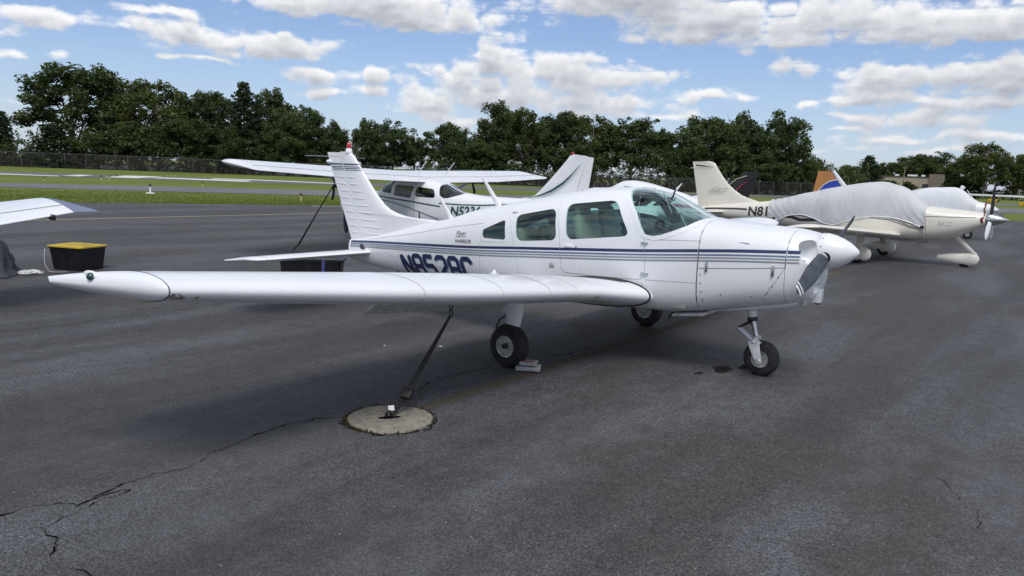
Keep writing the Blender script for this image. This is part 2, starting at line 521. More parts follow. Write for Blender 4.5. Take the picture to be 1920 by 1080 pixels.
def text_mesh(txt, size, mapf, name, mat, parent, shear=0.0, step=0.06, bold=0.0, space=1.0, width=1.0):
    """letters cut into a fine grid and laid on a surface by mapf(u, v)"""
    cu = bpy.data.curves.new('txt', 'FONT'); cu.body = txt; cu.size = size; cu.shear = shear
    cu.offset = bold; cu.space_character = space; cu.resolution_u = 4
    o = bpy.data.objects.new('txt', cu); COL.objects.link(o)
    me = evaluate(o); bpy.data.objects.remove(o)
    bm = bmesh.new(); bm.from_mesh(me); bpy.data.meshes.remove(me)
    xs = [q.co.x for q in bm.verts]; ys = [q.co.y for q in bm.verts]
    for ax, lo, hi in ((0, min(xs), max(xs)), (1, min(ys), max(ys))):
        k = lo + step
        while k < hi:
            nrm = Vector((1, 0, 0)) if ax == 0 else Vector((0, 1, 0))
            bmesh.ops.bisect_plane(bm, geom=bm.verts[:] + bm.edges[:] + bm.faces[:], plane_co=nrm * k, plane_no=nrm)
            k += step
    off = _off(parent)
    for q in bm.verts: q.co = Vector(mapf(q.co.x * width, q.co.y)) - off
    me = bpy.data.meshes.new(name); bm.to_mesh(me); bm.free()
    return link_mesh(name, me, mat, parent)

def airfoil(t=0.14, camber=0.02, n=15):
    """closed loop (chord fraction, height) from the trailing edge over the top to the nose and back"""
    up, lo = [], []
    for i in range(n):
        x = 0.5 * (1 - math.cos(math.pi * i / (n - 1)))
        y = 5 * t * (0.2969 * math.sqrt(x) - 0.1260 * x - 0.3516 * x * x + 0.2843 * x**3 - 0.1015 * x**4) + 0.0012
        c = camber * 4 * x * (1 - x)
        up.append((x, c + y)); lo.append((x, c - y))
    return up[::-1] + lo[1:]

# ================================================================== the setting
def sheet(name, poly, z, mat, parent=None, kind='structure'):
    o = mk(name, [(p[0], p[1], z) for p in poly], [tuple(range(len(poly)))], mat, parent, smooth=False)
    if o.data.polygons[0].normal.z < 0: o.data.flip_normals()
    if kind: o['kind'] = kind
    return o

def asphalt(name, dark, light, brown, fine=1.0):
    m, t, b = principled(name, dark, 0.8, spec=0.35)
    oc = t.n('ShaderNodeTexCoord').outputs['Object']
    band = t.noise(t.vmath('MULTIPLY', oc, (0.80, 0.13, 1)), 1.0, 5, 0.58, 0.3)
    c = t.mix(t.smooth(band, 0.36, 0.64), dark, light)
    br = t.noise(t.vmath('ADD', t.vmath('MULTIPLY', oc, (0.55, 0.22, 1)), (7.3, 2.1, 0)), 1.0, 6, 0.65)
    c = t.mix(t.math('MULTIPLY', t.smooth(br, 0.50, 0.64), 0.85), c, brown)
    mid = t.noise(oc, 5.0, 6, 0.7)
    c = t.mix(1.0, c, t.n('ShaderNodeCombineColor', ins={k: t.mapr(mid, 0.25, 0.75, 0.74, 1.22) for k in (0, 1, 2)}).outputs[0], 'MULTIPLY')
    if fine:
        vo = t.n('ShaderNodeTexVoronoi', feature='F1', ins={'Vector': oc, 'Scale': 120.0})
        rnd = t.n('ShaderNodeSeparateColor', ins={0: vo.outputs['Color']}).outputs[0]
        worn = t.smooth(t.noise(t.vmath('MULTIPLY', oc, (0.5, 0.3, 1)), 1.0, 4), 0.35, 0.62)
        agg = t.mapr(t.math('POWER', rnd, 1.6), 0, 1, 0.50, 1.95)
        agg = t.n('ShaderNodeMix', data_type='FLOAT', ins={0: t.math('MULTIPLY_ADD', worn, 0.5, 0.5), 2: 1.0, 3: agg}).outputs[0]
        c = t.mix(1.0, c, t.n('ShaderNodeCombineColor', ins={k: agg for k in (0, 1, 2)}).outputs[0], 'MULTIPLY')
        v2 = t.n('ShaderNodeTexVoronoi', feature='F1', ins={'Vector': oc, 'Scale': 26.0})
        r2 = t.n('ShaderNodeSeparateColor', ins={0: v2.outputs['Color']}).outputs[1]
        chip = t.math('MULTIPLY', t.math('GREATER_THAN', r2, 0.955), t.math('LESS_THAN', v2.outputs['Distance'], 0.16))
        c = t.mix(t.math('MULTIPLY', chip, 0.8), c, (0.26, 0.255, 0.24))
        gap = t.smooth(vo.outputs['Distance'], 0.15, 0.75)
        ht = t.math('SUBTRACT', t.noise(oc, 60.0, 4, 0.7), t.math('MULTIPLY', gap, 0.6))
        bn = t.n('ShaderNodeBump', ins={'Strength': 0.55, 'Distance': 0.006, 'Height': ht})
        t.link(bn.outputs[0], b.inputs['Normal'])
    t.link(c, b.inputs['Base Color'])
    t.link(t.mapr(band, 0.3, 0.7, 0.62, 0.86), b.inputs['Roughness'])
    return m

MAT['apron'] = asphalt('apron_asphalt', (0.044, 0.043, 0.044), (0.088, 0.089, 0.096), (0.056, 0.050, 0.045))
MAT['taxiway'] = asphalt('taxiway_asphalt', (0.13, 0.13, 0.135), (0.17, 0.17, 0.175), (0.12, 0.115, 0.11), 0)
MAT['runway'] = asphalt('runway_asphalt', (0.11, 0.11, 0.11), (0.15, 0.15, 0.15), (0.09, 0.088, 0.085), 0)

def grass_mat():
    m, t, b = principled('mown_grass', (0.1, 0.14, 0.03), 0.9, spec=0.15)
    oc = t.n('ShaderNodeTexCoord').outputs['Object']
    a = t.noise(t.vmath('MULTIPLY', oc, (0.10, 0.035, 1)), 1.0, 5, 0.6)
    c = t.mix(t.smooth(a, 0.35, 0.65), (0.105, 0.150, 0.022), (0.150, 0.180, 0.040))
    d = t.noise(t.vmath('MULTIPLY', oc, (0.5, 0.16, 1)), 1.0, 6, 0.7)
    c = t.mix(t.smooth(d, 0.48, 0.72), c, (0.17, 0.17, 0.055))
    f = t.noise(oc, 3.5, 6, 0.75)
    c = t.mix(1.0, c, t.n('ShaderNodeCombineColor', ins={k: t.mapr(f, 0.25, 0.75, 0.62, 1.35) for k in (0, 1, 2)}).outputs[0], 'MULTIPLY')
    t.link(c, b.inputs['Base Color'])
    bn = t.n('ShaderNodeBump', ins={'Strength': 0.8, 'Distance': 0.05, 'Height': t.noise(oc, 9.0, 5, 0.7)})
    t.link(bn.outputs[0], b.inputs['Normal'])
    return m
MAT['grass'] = grass_mat()

def worn_paint(name, col, keep):
    m = bpy.data.materials.new(name); m.use_nodes = True; m.node_tree.nodes.clear(); t = NT(m.node_tree)
    oc = t.n('ShaderNodeTexCoord').outputs['Object']
    d = t.n('ShaderNodeBsdfDiffuse', ins={0: (*col, 1)})
    tr = t.n('ShaderNodeBsdfTransparent')
    n = t.noise(oc, 45.0, 6, 0.75)
    mx = t.n('ShaderNodeMixShader', ins={0: t.smooth(n, keep - 0.10, keep + 0.10), 1: d.outputs[0], 2: tr.outputs[0]})
    t.link(mx.outputs[0], t.n('ShaderNodeOutputMaterial').inputs[0])
    return m
MAT['yellow_line'] = worn_paint('yellow_line_paint', (0.46, 0.38, 0.22), 0.72)
MAT['faded_line'] = worn_paint('faded_line_paint', (0.16, 0.135, 0.085), 0.48)
MAT['white_mark'] = worn_paint('white_marking_paint', (0.62, 0.62, 0.60), 0.66)
MAT['crack'] = principled('open_crack', (0.006, 0.006, 0.006), 1.0, spec=0.0)[0]
MAT['patch'] = mottled('sealed_asphalt_patch', (0.030, 0.030, 0.032), (0.045, 0.044, 0.043), 5, 0.7)
MAT['stain'] = worn_paint('oil_stain', (0.018, 0.017, 0.016), 0.52)

ground = sheet('ground', [(-1500, -900), (900, -900), (900, 1600), (-1500, 1600)], -0.035, 'grass')
apron = sheet('apron', [(-70, -90), (-29.65, 5.12), (-24.82, 16.92), (-9.7, 54), (-2.2, 72), (0.2, 81), (45, 128), (45, -90)], 0.0, 'apron')
taxiway = sheet('taxiway', [(-72, -34), (-44.6, 10.7), (-34.7, 25.2), (-0.5, 79.3), (60, 172), (60, 205), (-1.8, 102.4), (-43.2, 32.3), (-51.6, 13.4), (-84, -34)], -0.018, 'taxiway')
runway = sheet('runway', [(-104, -22), (-72, 21), (-55.3, 44.4), (-28.6, 95), (-3.1, 126), (50, 205), (50, 240), (-4.6, 149), (-34.4, 115.1), (-67.1, 54.8), (-85.1, 25.9), (-118, -22)], -0.022, 'runway')
sheet('grass_island', [(0.3, 54.2), (16, 70), (30, 100), (0.7, 78.6), (-0.9, 74)], 0.008, 'grass')

# painted marks
sheet('taxi_line', [(-19.98, -45), (-19.98, 60), (-19.86, 60), (-19.86, -45)], 0.004, 'yellow_line')
sheet('edge_line', [(-24.6, 16.2), (-10.2, 51.5), (-10.05, 51.45), (-24.45, 16.15)], 0.004, 'white_mark')
sheet('tie_down_line', [(0.22, -3.14), (0.19, 11), (0.33, 11), (0.36, -3.14)], 0.004, 'faded_line')
for q in ([(-69.909, 28.955), (-77.94, 35.151), (-77.287, 38.954), (-68.165, 31.095)], [(-78.631, 20.877), (-71.862, 25.792), (-69.649, 24.912), (-74.574, 19.483)],
          [(-72.409, 26.218), (-77.823, 30.448), (-76.511, 31.193), (-71.12, 27.247)], [(-70.08, 33.189), (-72.801, 36.106), (-66.356, 42.721), (-62.064, 38.934)],
          [(-73.598, 42.763), (-72.034, 46.476), (-62.621, 50.693), (-60.027, 48.438), (-68.784, 44.177), (-70.593, 40.507)]):
    sheet('runway_marking', q, -0.012, 'white_mark')

rng = np.random.default_rng(4)
def crack(pts, wd, seed, name='crack', z=0.0045):
    """a ragged open crack as a thin dark strip"""
    r = np.random.default_rng(seed); P = []
    for i in range(len(pts) - 1):
        a, c = np.array(pts[i]), np.array(pts[i + 1]); k = max(2, int(np.linalg.norm(c - a) / 0.035))
        for j in range(k): P.append(a + (c - a) * j / k + r.normal(0, 0.012, 2))
    P = np.array(P); v = []; f = []
    for i, p in enumerate(P):
        d = P[min(i + 1, len(P) - 1)] - P[max(i - 1, 0)]; d /= np.linalg.norm(d) + 1e-9; n = np.array([-d[1], d[0]])
        w_ = wd * (0.25 + 1.1 * r.random() ** 2) * (0.3 if (i % 37) > 31 else 1)
        v += [(*(p + n * w_), z), (*(p - n * w_ * r.random()), z)]
        if i: f.append((2 * i - 2, 2 * i - 1, 2 * i + 1, 2 * i))
    o = mk(name, v, f, 'crack', None, smooth=False); o['kind'] = 'structure'; return o
CR1 = [(-0.086, -6.044), (-0.053, -5.982), (-0.061, -5.85), (0.015, -5.72), (0.12, -5.656), (0.07, -5.531), (0.014, -5.382), (0.011, -5.169), (0.075, -4.998), (0.041, -4.887), (-0.057, -4.749), (-0.071, -4.56), (-0.146, -4.338), (-0.156, -4.031), (-0.097, -3.807), (0.029, -3.654)]
CR2 = [(0.12, -5.656), (0.068, -5.485), (0.117, -5.372), (0.151, -5.422), (0.151, -5.556), (0.198, -5.747), (0.249, -5.9), (0.347, -5.916), (0.43, -5.912), (0.525, -5.961), (0.578, -6.006), (0.709, -6.02), (0.901, -5.971), (1.027, -5.984)]
CR3 = [(-0.079, -2.759), (-0.144, -2.565), (-0.184, -2.305), (-0.165, -2.022), (-0.133, -1.65)]
CR4 = [(-0.087, -0.977), (0.116, -0.67), (0.153, -0.457), (0.171, -0.259), (0.111, 0.021)]
CR5 = [(-4.785, -4.405), (-4.811, -4.197), (-4.729, -3.862), (-4.756, -3.217), (-4.861, -2.515), (-4.733, -2.09), (-4.788, -1.674), (-4.812, -1.251)]
CR6 = [(3.823, -1.86), (3.933, -2.138), (4.006, -2.23), (4.077, -2.298), (4.087, -2.496), (4.133, -2.632), (4.179, -2.718)]
CR7 = [(0.086, -3.011), (0.093, -2.857), (0.094, -2.792)]
CR8 = [(-9.256, -0.955), (-9.396, 0.193), (-9.233, 1.673), (-9.084, 3.142)]
for i, (c, wd) in enumerate(((CR1, 0.0085), (CR2, 0.0065), (CR3, 0.009), (CR4, 0.010), (CR5, 0.006), (CR6, 0.0025), (CR7, 0.004), (CR8, 0.012))):
    crack(c, wd, 10 + i)

def blot(cx, cy, rx, ry, seed, name, mat, z=0.0042):
    r = np.random.default_rng(seed); n = 36; ph = r.random(6) * 6.28
    v = []
    for k in range(n):
        a = 2 * math.pi * k / n; q = 1 + sum(0.12 / (j + 1) ** 0.6 * math.sin((j + 2) * a + ph[j]) for j in range(5))
        v.append((cx + rx * q * math.cos(a), cy + ry * q * math.sin(a)))
    return sheet(name, v, z, mat)
blot(1.62, -0.05, 0.09, 0.16, 1, 'oil_stain', 'stain')
blot(1.78, 0.22, 0.07, 0.13, 2, 'oil_stain', 'stain')
blot(1.50, -0.38, 0.03, 0.07, 3, 'oil_stain', 'stain')

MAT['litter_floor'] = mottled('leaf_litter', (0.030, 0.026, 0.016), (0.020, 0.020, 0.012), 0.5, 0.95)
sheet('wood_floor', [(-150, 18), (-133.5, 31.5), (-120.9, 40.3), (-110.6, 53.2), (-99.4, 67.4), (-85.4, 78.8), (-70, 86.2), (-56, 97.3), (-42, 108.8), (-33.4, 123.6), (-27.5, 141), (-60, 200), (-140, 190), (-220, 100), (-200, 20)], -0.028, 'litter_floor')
# short grass standing along the edge of the pavement
def grass_blades():
    r = np.random.default_rng(9); n = 70000
    u = r.random(n); y = -8 + 34 * r.random(n)
    xe = np.where(y < 16.92, -29.65 + (y - 5.12) * 0.4093, -24.82 + (y - 16.92) * 0.4078)
    x = xe - 0.02 - (u ** 2.2) * 14
    h = 0.02 + 0.05 * r.random(n) ** 2
    a = r.random(n) * 6.283; wd = 0.010 + 0.015 * r.random(n)
    ca, sa = np.cos(a) * wd, np.sin(a) * wd
    lx, ly = r.normal(0, 0.03, n), r.normal(0, 0.03, n)
    v = np.empty((n, 3, 3)); z0 = -0.035
    v[:, 0] = np.stack([x - ca, y - sa, np.full(n, z0)], 1); v[:, 1] = np.stack([x + ca, y + sa, np.full(n, z0)], 1)
    v[:, 2] = np.stack([x + lx, y + ly, z0 + h], 1)
    me = bpy.data.meshes.new('grass_blades')
    me.from_pydata(v.reshape(-1, 3).tolist(), [], np.arange(3 * n).reshape(-1, 3).tolist())
    o = link_mesh('grass_blades', me, 'grass')
    tag(o, 'short green grass along the edge of the asphalt apron', 'grass', kind='stuff')
grass_blades()

# ------------------------------------------------------------------ trees
def leaf_mat(name, dark, light):
    m = bpy.data.materials.new(name); m.use_nodes = True; m.node_tree.nodes.clear(); t = NT(m.node_tree)
    at = t.n('ShaderNodeAttribute', attribute_name='tint').outputs['Fac']
    oi = t.n('ShaderNodeObjectInfo').outputs['Random']
    f = t.math('ADD', t.math('MULTIPLY', at, 0.8), t.math('MULTIPLY', oi, 0.25), clamp=True)
    c = t.mix(f, dark, light)
    df = t.n('ShaderNodeBsdfDiffuse', ins={0: c})
    tl = t.n('ShaderNodeBsdfTranslucent', ins={0: t.mix(1.0, c, (1.1, 1.25, 0.5), 'MULTIPLY')})
    gl = t.n('ShaderNodeBsdfGlossy', ins={0: (0.5, 0.5, 0.5, 1), 'Roughness': 0.45})
    mx = t.n('ShaderNodeMixShader', ins={0: 0.36, 1: df.outputs[0], 2: tl.outputs[0]})
    m2 = t.n('ShaderNodeMixShader', ins={0: 0.035, 1: mx.outputs[0], 2: gl.outputs[0]})
    t.link(m2.outputs[0], t.n('ShaderNodeOutputMaterial').inputs[0])
    return m
MAT['leaf'] = leaf_mat('dark_leaves', (0.034, 0.056, 0.021), (0.100, 0.132, 0.046))
MAT['leaf_light'] = leaf_mat('lighter_leaves', (0.044, 0.066, 0.020), (0.118, 0.138, 0.042))
MAT['leaf_dark'] = leaf_mat('conifer_needles', (0.022, 0.040, 0.020), (0.055, 0.080, 0.035))
MAT['vine'] = leaf_mat('brown_green_vines', (0.018, 0.017, 0.010), (0.044, 0.038, 0.020))
MAT['bark'] = mottled('bark', (0.075, 0.066, 0.055), (0.035, 0.030, 0.026), 3, 0.95, bump=0.5, bscale=20, stretch=(4, 4, 0.7))
MAT['pale_bark'] = mottled('pale_bark', (0.23, 0.21, 0.18), (0.13, 0.12, 0.10), 3, 0.95, stretch=(4, 4, 0.7))

def leaf_quads(r, centres, radii, per, size, tint, squash=0.8):
    """small leaf sprays spread through ellipsoidal clumps"""
    V = []; T = []
    for c, q, tn in zip(centres, radii, tint):
        k = max(6, int(per * (q / np.mean(radii)) ** 2))
        d = r.normal(size=(k, 3)); d /= np.linalg.norm(d, axis=1)[:, None]
        rr = q * r.random(k) ** 0.45
        p = c + d * rr[:, None] * np.array([1, 1, squash])
        nrm = d * 0.5 + r.normal(size=(k, 3)) * 0.6 + np.array([0, 0, 0.35]); nrm /= np.linalg.norm(nrm, axis=1)[:, None]
        a = np.cross(nrm, r.normal(size=(k, 3))); a /= np.linalg.norm(a, axis=1)[:, None]
        b_ = np.cross(nrm, a)
        s = size * (0.5 + 0.9 * r.random(k))[:, None]
        V.append(np.stack([p - a * s, p - b_ * s * 0.45 + a * s * 0.1, p + a * s, p + b_ * s * 0.45 - a * s * 0.1], 1))
        T.append(np.repeat(np.clip(tn + r.normal(0, 0.16, k), 0, 1), 4))
    return np.concatenate(V).reshape(-1, 3), np.concatenate(T)

def leaf_mesh(name, V, T, mat):
    me = bpy.data.meshes.new(name)
    n = len(V) // 4
    me.from_pydata(V.tolist(), [], np.arange(4 * n).reshape(-1, 4).tolist())
    a = me.attributes.new('tint', 'FLOAT', 'POINT'); a.data.foreach_set('value', T.astype(np.float32))
    me.materials.append(MAT[mat])
    return me

def make_tree(kind, seed):
    """crown and trunk meshes of a tree one metre tall, a third of that in half width"""
    r = np.random.default_rng(seed)
    C = []; Q = []
    bark = 'bark'; lm = 'leaf'
    if kind == 'conifer':
        lm = 'leaf_dark'
        for i in range(26):
            z = 0.06 + 0.90 * (i / 25) ** 0.95
            R = 0.33 * (1 - z) ** 0.8 + 0.015
            nb = int(4 + 9 * (1 - z)); ph = r.random() * 6.28
            for k in range(nb):
                a = ph + 6.283 * k / nb + r.normal(0, 0.15)
                for s in (0.45, 0.72, 1.0):
                    if R * s < 0.04 and s < 1: continue
                    rr = R * s * (0.80 + 0.4 * r.random())
                    C.append((rr * math.cos(a), rr * math.sin(a), z - 0.10 * rr + r.normal(0, 0.008))); Q.append(0.036 * (0.7 + 0.5 * r.random()))
        per, size, sq = 34, 0.0155, 0.5
    else:
        p = {'broad': (0.33, 0.51, 0.50, 185, 0.075, 92, 0.95), 'tall': (0.30, 0.51, 0.50, 165, 0.068, 90, 1.1), 'open': (0.34, 0.58, 0.42, 135, 0.066, 84, 0.9), 'light': (0.33, 0.53, 0.47, 160, 0.072, 90, 0.95)}[kind]
        R, zc, rz, nc, cr, per, sq = p
        if kind == 'light': lm = 'leaf_light'; bark = 'pale_bark'
        # a few big limbs' lobes, each filled with clumps
        nl = 15 if kind != 'open' else 12
        lob = []
        for i in range(nl):
            a = 6.283 * i / nl * 1.618 * 2 + r.normal(0, 0.3); zz = -0.75 + 1.55 * (i + r.random()) / nl
            e = math.sqrt(max(0.05, 1 - min(1, abs(zz)) ** 2)); q = 0.58 + 0.2 * r.random()
            lob.append(np.array([R * q * e * math.cos(a), R * q * e * math.sin(a), zc + rz * 0.72 * zz]))
        lob.append(np.array([r.normal(0, 0.03), r.normal(0, 0.03), zc + rz * 0.62]))
        for i in range(nc):
            l = lob[r.integers(len(lob))]
            d = r.normal(size=3); d /= np.linalg.norm(d)
            q = (0.45 + 0.6 * r.random()) * R * 0.48
            c = l + d * q * np.array([1, 1, 0.85])
            C.append(tuple(c)); Q.append(cr * (0.45 + 0.75 * r.random()))
        size = 0.0165
    C = np.array(C); Q = np.array(Q)
    C[:, 2] = np.clip(C[:, 2], 0.05, 0.985)
    tint = np.clip(r.normal(0.42, 0.22, len(C)), 0, 1)
    V, T = leaf_quads(r, C, Q, per, size, tint, sq)
    crown = leaf_mesh('crown_' + kind, V, T, lm)
    b = B()
    if kind == 'conifer':
        b.tube([(0, 0, -0.02), (0.004, 0, 0.4), (0, 0.004, 0.93)], [0.018, 0.012, 0.003], 7)
    else:
        tp = [(0, 0, -0.02), (r.normal(0, 0.008), r.normal(0, 0.008), 0.16), (r.normal(0, 0.014), r.normal(0, 0.014), 0.34), (r.normal(0, 0.02), r.normal(0, 0.02), 0.58), (0, 0, 0.82)]
        b.tube(tp, [0.020, 0.015, 0.012, 0.007, 0.002], 7)
        for i, l in enumerate(lob):
            j = 1 + i % 3; s = np.array(tp[j])
            mid = s + (l - s) * 0.5 + np.array([0, 0, 0.02])
            b.tube([s, mid, l], [0.0085, 0.006, 0.003], 5)
            for k in range(3):
                e = l + r.normal(0, 0.09, 3); b.tube([mid + (l - mid) * 0.4 * k, e], [0.0035, 0.001], 4)
    me = bpy.data.meshes.new('trunk_' + kind)
    me.from_pydata(b.v, [], b.f); fix(me, True, 60)
    me.materials.append(MAT[bark])
    return crown, me

TREE_KIND = {k: [make_tree(k, s) for s in sd_] for k, sd_ in (('broad', (1, 2, 3)), ('tall', (4, 5)), ('open', (6, 7)), ('light', (8, 9)), ('conifer', (10, 11)))}
TREE_LABEL = {'broad': 'round-topped dark green tree', 'tall': 'narrow dark green tree', 'open': 'loose tree with sky showing through',
              'light': 'pale yellow-green tree', 'conifer': 'dark pointed conifer'}
TREES = [
    (-134.1, 39.9, 12.6, 4.8, 'broad'),
    (-125.1, 41.5, 8.0, 2.1, 'conifer'),
    (-120.0, 46.5, 6.5, 4.2, 'conifer'),
    (-127.5, 52.6, 16.1, 7.2, 'open'),
    (-117.3, 51.5, 5.8, 3.6, 'broad'),
    (-121.9, 56.8, 15.2, 2.6, 'tall'),
    (-114.7, 56.5, 7.7, 3.8, 'broad'),
    (-116.5, 60.6, 15.4, 5.2, 'light'),
    (-109.6, 61.3, 8.9, 3.7, 'broad'),
    (-113.6, 67.4, 14.1, 4.3, 'broad'),
    (-104.8, 65.7, 7.5, 3.6, 'broad'),
    (-106.7, 69.8, 14.7, 3.9, 'conifer'),
    (-105.0, 74.2, 14.3, 4.2, 'tall'),
    (-97.7, 75.2, 11.3, 4.0, 'broad'),
    (-93.6, 77.3, 9.2, 2.5, 'tall'),
    (-98.4, 72.1, 7.5, 3.7, 'broad'),
    (-89.6, 80.6, 9.7, 2.5, 'tall'),
    (-87.2, 84.2, 9.7, 3.3, 'broad'),
    (-85.3, 87.2, 8.1, 2.3, 'open'),
    (-81.1, 89.3, 9.6, 3.1, 'open'),
    (-75.3, 87.9, 8.6, 2.7, 'tall'),
    (-71.7, 88.6, 7.0, 3.3, 'broad'),
    (-73.8, 94.6, 13.5, 4.1, 'tall'),
    (-67.1, 93.6, 12.6, 3.5, 'light'),
    (-65.5, 100.0, 12.7, 4.0, 'broad'),
    (-60.4, 102.8, 12.5, 3.9, 'light'),
    (-60.5, 97.6, 7.1, 3.3, 'broad'),
    (-55.7, 107.7, 12.5, 4.9, 'open'),
    (-52.1, 114.2, 10.0, 3.3, 'open'),
    (-47.2, 109.4, 7.5, 2.6, 'broad'),
    (-45.4, 114.5, 12.9, 5.0, 'broad'),
    (-42.7, 122.4, 13.7, 4.3, 'tall'),
    (-38.0, 127.0, 14.2, 4.4, 'broad'),
    (-38.9, 119.6, 7.2, 3.7, 'broad'),
    (-34.0, 127.9, 5.9, 2.4, 'light'),
    (-45.1, 175.9, 8.4, 2.1, 'broad'),
    (-48.9, 200.8, 7.1, 3.3, 'light'),
    (-41.4, 187.2, 7.2, 3.9, 'light'),
    (-33.0, 173.7, 8.6, 3.7, 'conifer'),
    (-43.2, 253.2, 10.2, 4.4, 'light'),
    (-38.5, 259.1, 12.7, 6.3, 'broad'),
    (-32.6, 265.0, 13.5, 6.8, 'broad'),
    (-25.4, 255.8, 12.3, 4.6, 'light'),
    (-15.0, 216.6, 14.6, 4.8, 'broad'),
    (-8.8, 222.1, 11.8, 3.9, 'light'),
    (-4.0, 227.3, 14.1, 5.4, 'broad'),
    (-22.4, 222.9, 6.2, 3.6, 'conifer'),
    (-18.4, 219.3, 5.6, 3.4, 'broad'),
    (-35.8, 210.8, 4.1, 2.2, 'broad'),
    (-31.3, 213.6, 3.9, 1.5, 'broad'),
]
NEAR_N = 35
_cnt = {}
ORD = ('', 'second ', 'third ', 'fourth ', 'fifth ', 'sixth ', 'seventh ', 'eighth ', 'ninth ')
def rank_word(i):
    """how its height ranks among the trees of its kind"""
    same = [j for j in range(len(TREES)) if TREES[j][4] == TREES[i][4] and (j >= NEAR_N) == (i >= NEAR_N)]
    if len(same) == 1: return ''
    same.sort(key=lambda j: -TREES[j][2]); p = same.index(i); n = len(same)
    return (ORD[p] + 'tallest ') if p < (n + 1) // 2 else (ORD[n - 1 - p] + 'shortest ')
for i, (x, y, H, R, k) in enumerate(TREES):
    j = _cnt.get(k, 0); _cnt[k] = j + 1
    H0, R0 = (H / 0.97, R * 1.13)
    cm, tm = TREE_KIND[k if (i < NEAR_N or k == 'conifer') else 'light'][j % len(TREE_KIND['light'])] if i >= NEAR_N and k != 'conifer' and j % 3 else TREE_KIND[k][j % len(TREE_KIND[k])]
    nm = 'conifer_tree' if k == 'conifer' else 'leafy_tree'
    far = i >= NEAR_N
    lab = rank_word(i) + TREE_LABEL[k] + (' in the wood behind the chain-link fence' if not far else ' in the far belt by the tan building')
    t_ = thing(nm, lab, 'tree', (x, y, -0.035), 'trees behind the chain-link fence' if not far else 'trees in the far belt')
    t_.rotation_euler = (0, 0, (i * 2.399) % 6.283)
    f = R0 / (0.33 * H0)
    t_.scale = (H0 * f, H0 * f, H0)
    for nm2, me in (('crown', cm), ('trunk', tm)):
        o = bpy.data.objects.new(nm2, me); COL.objects.link(o); o.parent = t_

# vines and bushes grown through the fence, and the scrub below the trees
FENCE = [(-133.765, 30.537), (-120.79, 39.33), (-110.367, 52.4), (-99.072, 66.563), (-85.01, 77.913), (-69.527, 85.245), (-55.491, 96.533), (-41.234, 107.999), (-32.624, 123.135), (-26.573, 141.055)]
def path_pts(path, step):
    out = []
    for a, c in zip(path[:-1], path[1:]):
        a, c = np.array(a), np.array(c); L = np.linalg.norm(c - a); k = max(1, int(round(L / step)))
        out += [a + (c - a) * j / k for j in range(k)]
    return out + [np.array(path[-1])]

def undergrowth(name, label, path, spread, hmax, n, size, mat, seed, push=1.0):
    r = np.random.default_rng(seed); P = path_pts(path, 0.5)
    C = []; Q = []
    for i in range(n):
        p = P[r.integers(len(P))]; u = (p - np.array([4.3, -7.5])); u /= np.linalg.norm(u)
        s = push + spread * r.random() ** 1.5
        hh = hmax * (0.55 + 0.45 * math.sin(p[0] * 0.21) * math.sin(p[1] * 0.13 + 1)) * (0.75 + 0.1 * s)
        C.append((*(p + u * s + r.normal(0, 0.3, 2)), hh * r.random() ** 0.8)); Q.append(0.35 + 0.35 * r.random())
    V, T = leaf_quads(r, np.array(C), np.array(Q), 16, size, np.clip(r.normal(0.4, 0.25, n), 0, 1))
    o = bpy.data.objects.new(name, leaf_mesh(name, V, T, mat)); COL.objects.link(o)
    tag(o, label, 'undergrowth', kind='stuff')
undergrowth('vine_thicket', 'brownish vines and brush tangled along the chain-link fence', FENCE, 3.0, 2.6, 1700, 0.16, 'vine', 21, 0.3)
undergrowth('scrub', 'dark green scrub filling the space under the trees', FENCE, 9.0, 6.0, 4200, 0.20, 'leaf', 22, 1.5)
FARBELT = [(-66, 190), (-50, 215), (-36, 226), (-20, 222), (-6, 214), (14, 214), (60, 222)]
undergrowth('hedge', 'low olive hedge line in front of the tan building', FARBELT, 6.0, 3.4, 1700, 0.24, 'vine', 23, 0.0)

# ------------------------------------------------------------------ fence
MAT['galv'] = mottled('galvanised_steel', (0.12, 0.125, 0.125), (0.08, 0.08, 0.08), 8, 0.6, 0.3)
def wire_mat():
    m = bpy.data.materials.new('chain_link_wire'); m.use_nodes = True; m.node_tree.nodes.clear(); t = NT(m.node_tree)
    d = t.n('ShaderNodeBsdfDiffuse', ins={0: (0.10, 0.10, 0.10, 1)}); tr = t.n('ShaderNodeBsdfTransparent')
    oc = t.n('ShaderNodeTexCoord').outputs['Object']; s = t.n('ShaderNodeSeparateXYZ', ins={0: oc})
    h = t.math('ADD', s.outputs[0], s.outputs[1])
    a = t.math('ABSOLUTE', t.math('SUBTRACT', t.math('FRACT', t.math('MULTIPLY', t.math('ADD', h, s.outputs[2]), 14.0)), 0.5))
    c = t.math('ABSOLUTE', t.math('SUBTRACT', t.math('FRACT', t.math('MULTIPLY', t.math('SUBTRACT', h, s.outputs[2]), 14.0)), 0.5))
    wv = t.math('GREATER_THAN', t.math('MAXIMUM', a, c), 0.45)
    mx = t.n('ShaderNodeMixShader', ins={0: wv, 1: tr.outputs[0], 2: d.outputs[0]})
    t.link(mx.outputs[0], t.n('ShaderNodeOutputMaterial').inputs[0])
    return m
MAT['wire'] = wire_mat()
fence = thing('chain_link_fence', 'long grey chain-link fence below the dark wood', 'fence', (FENCE[5][0], FENCE[5][1], -0.035))
fp = path_pts(FENCE, 3.0)
post_me = None
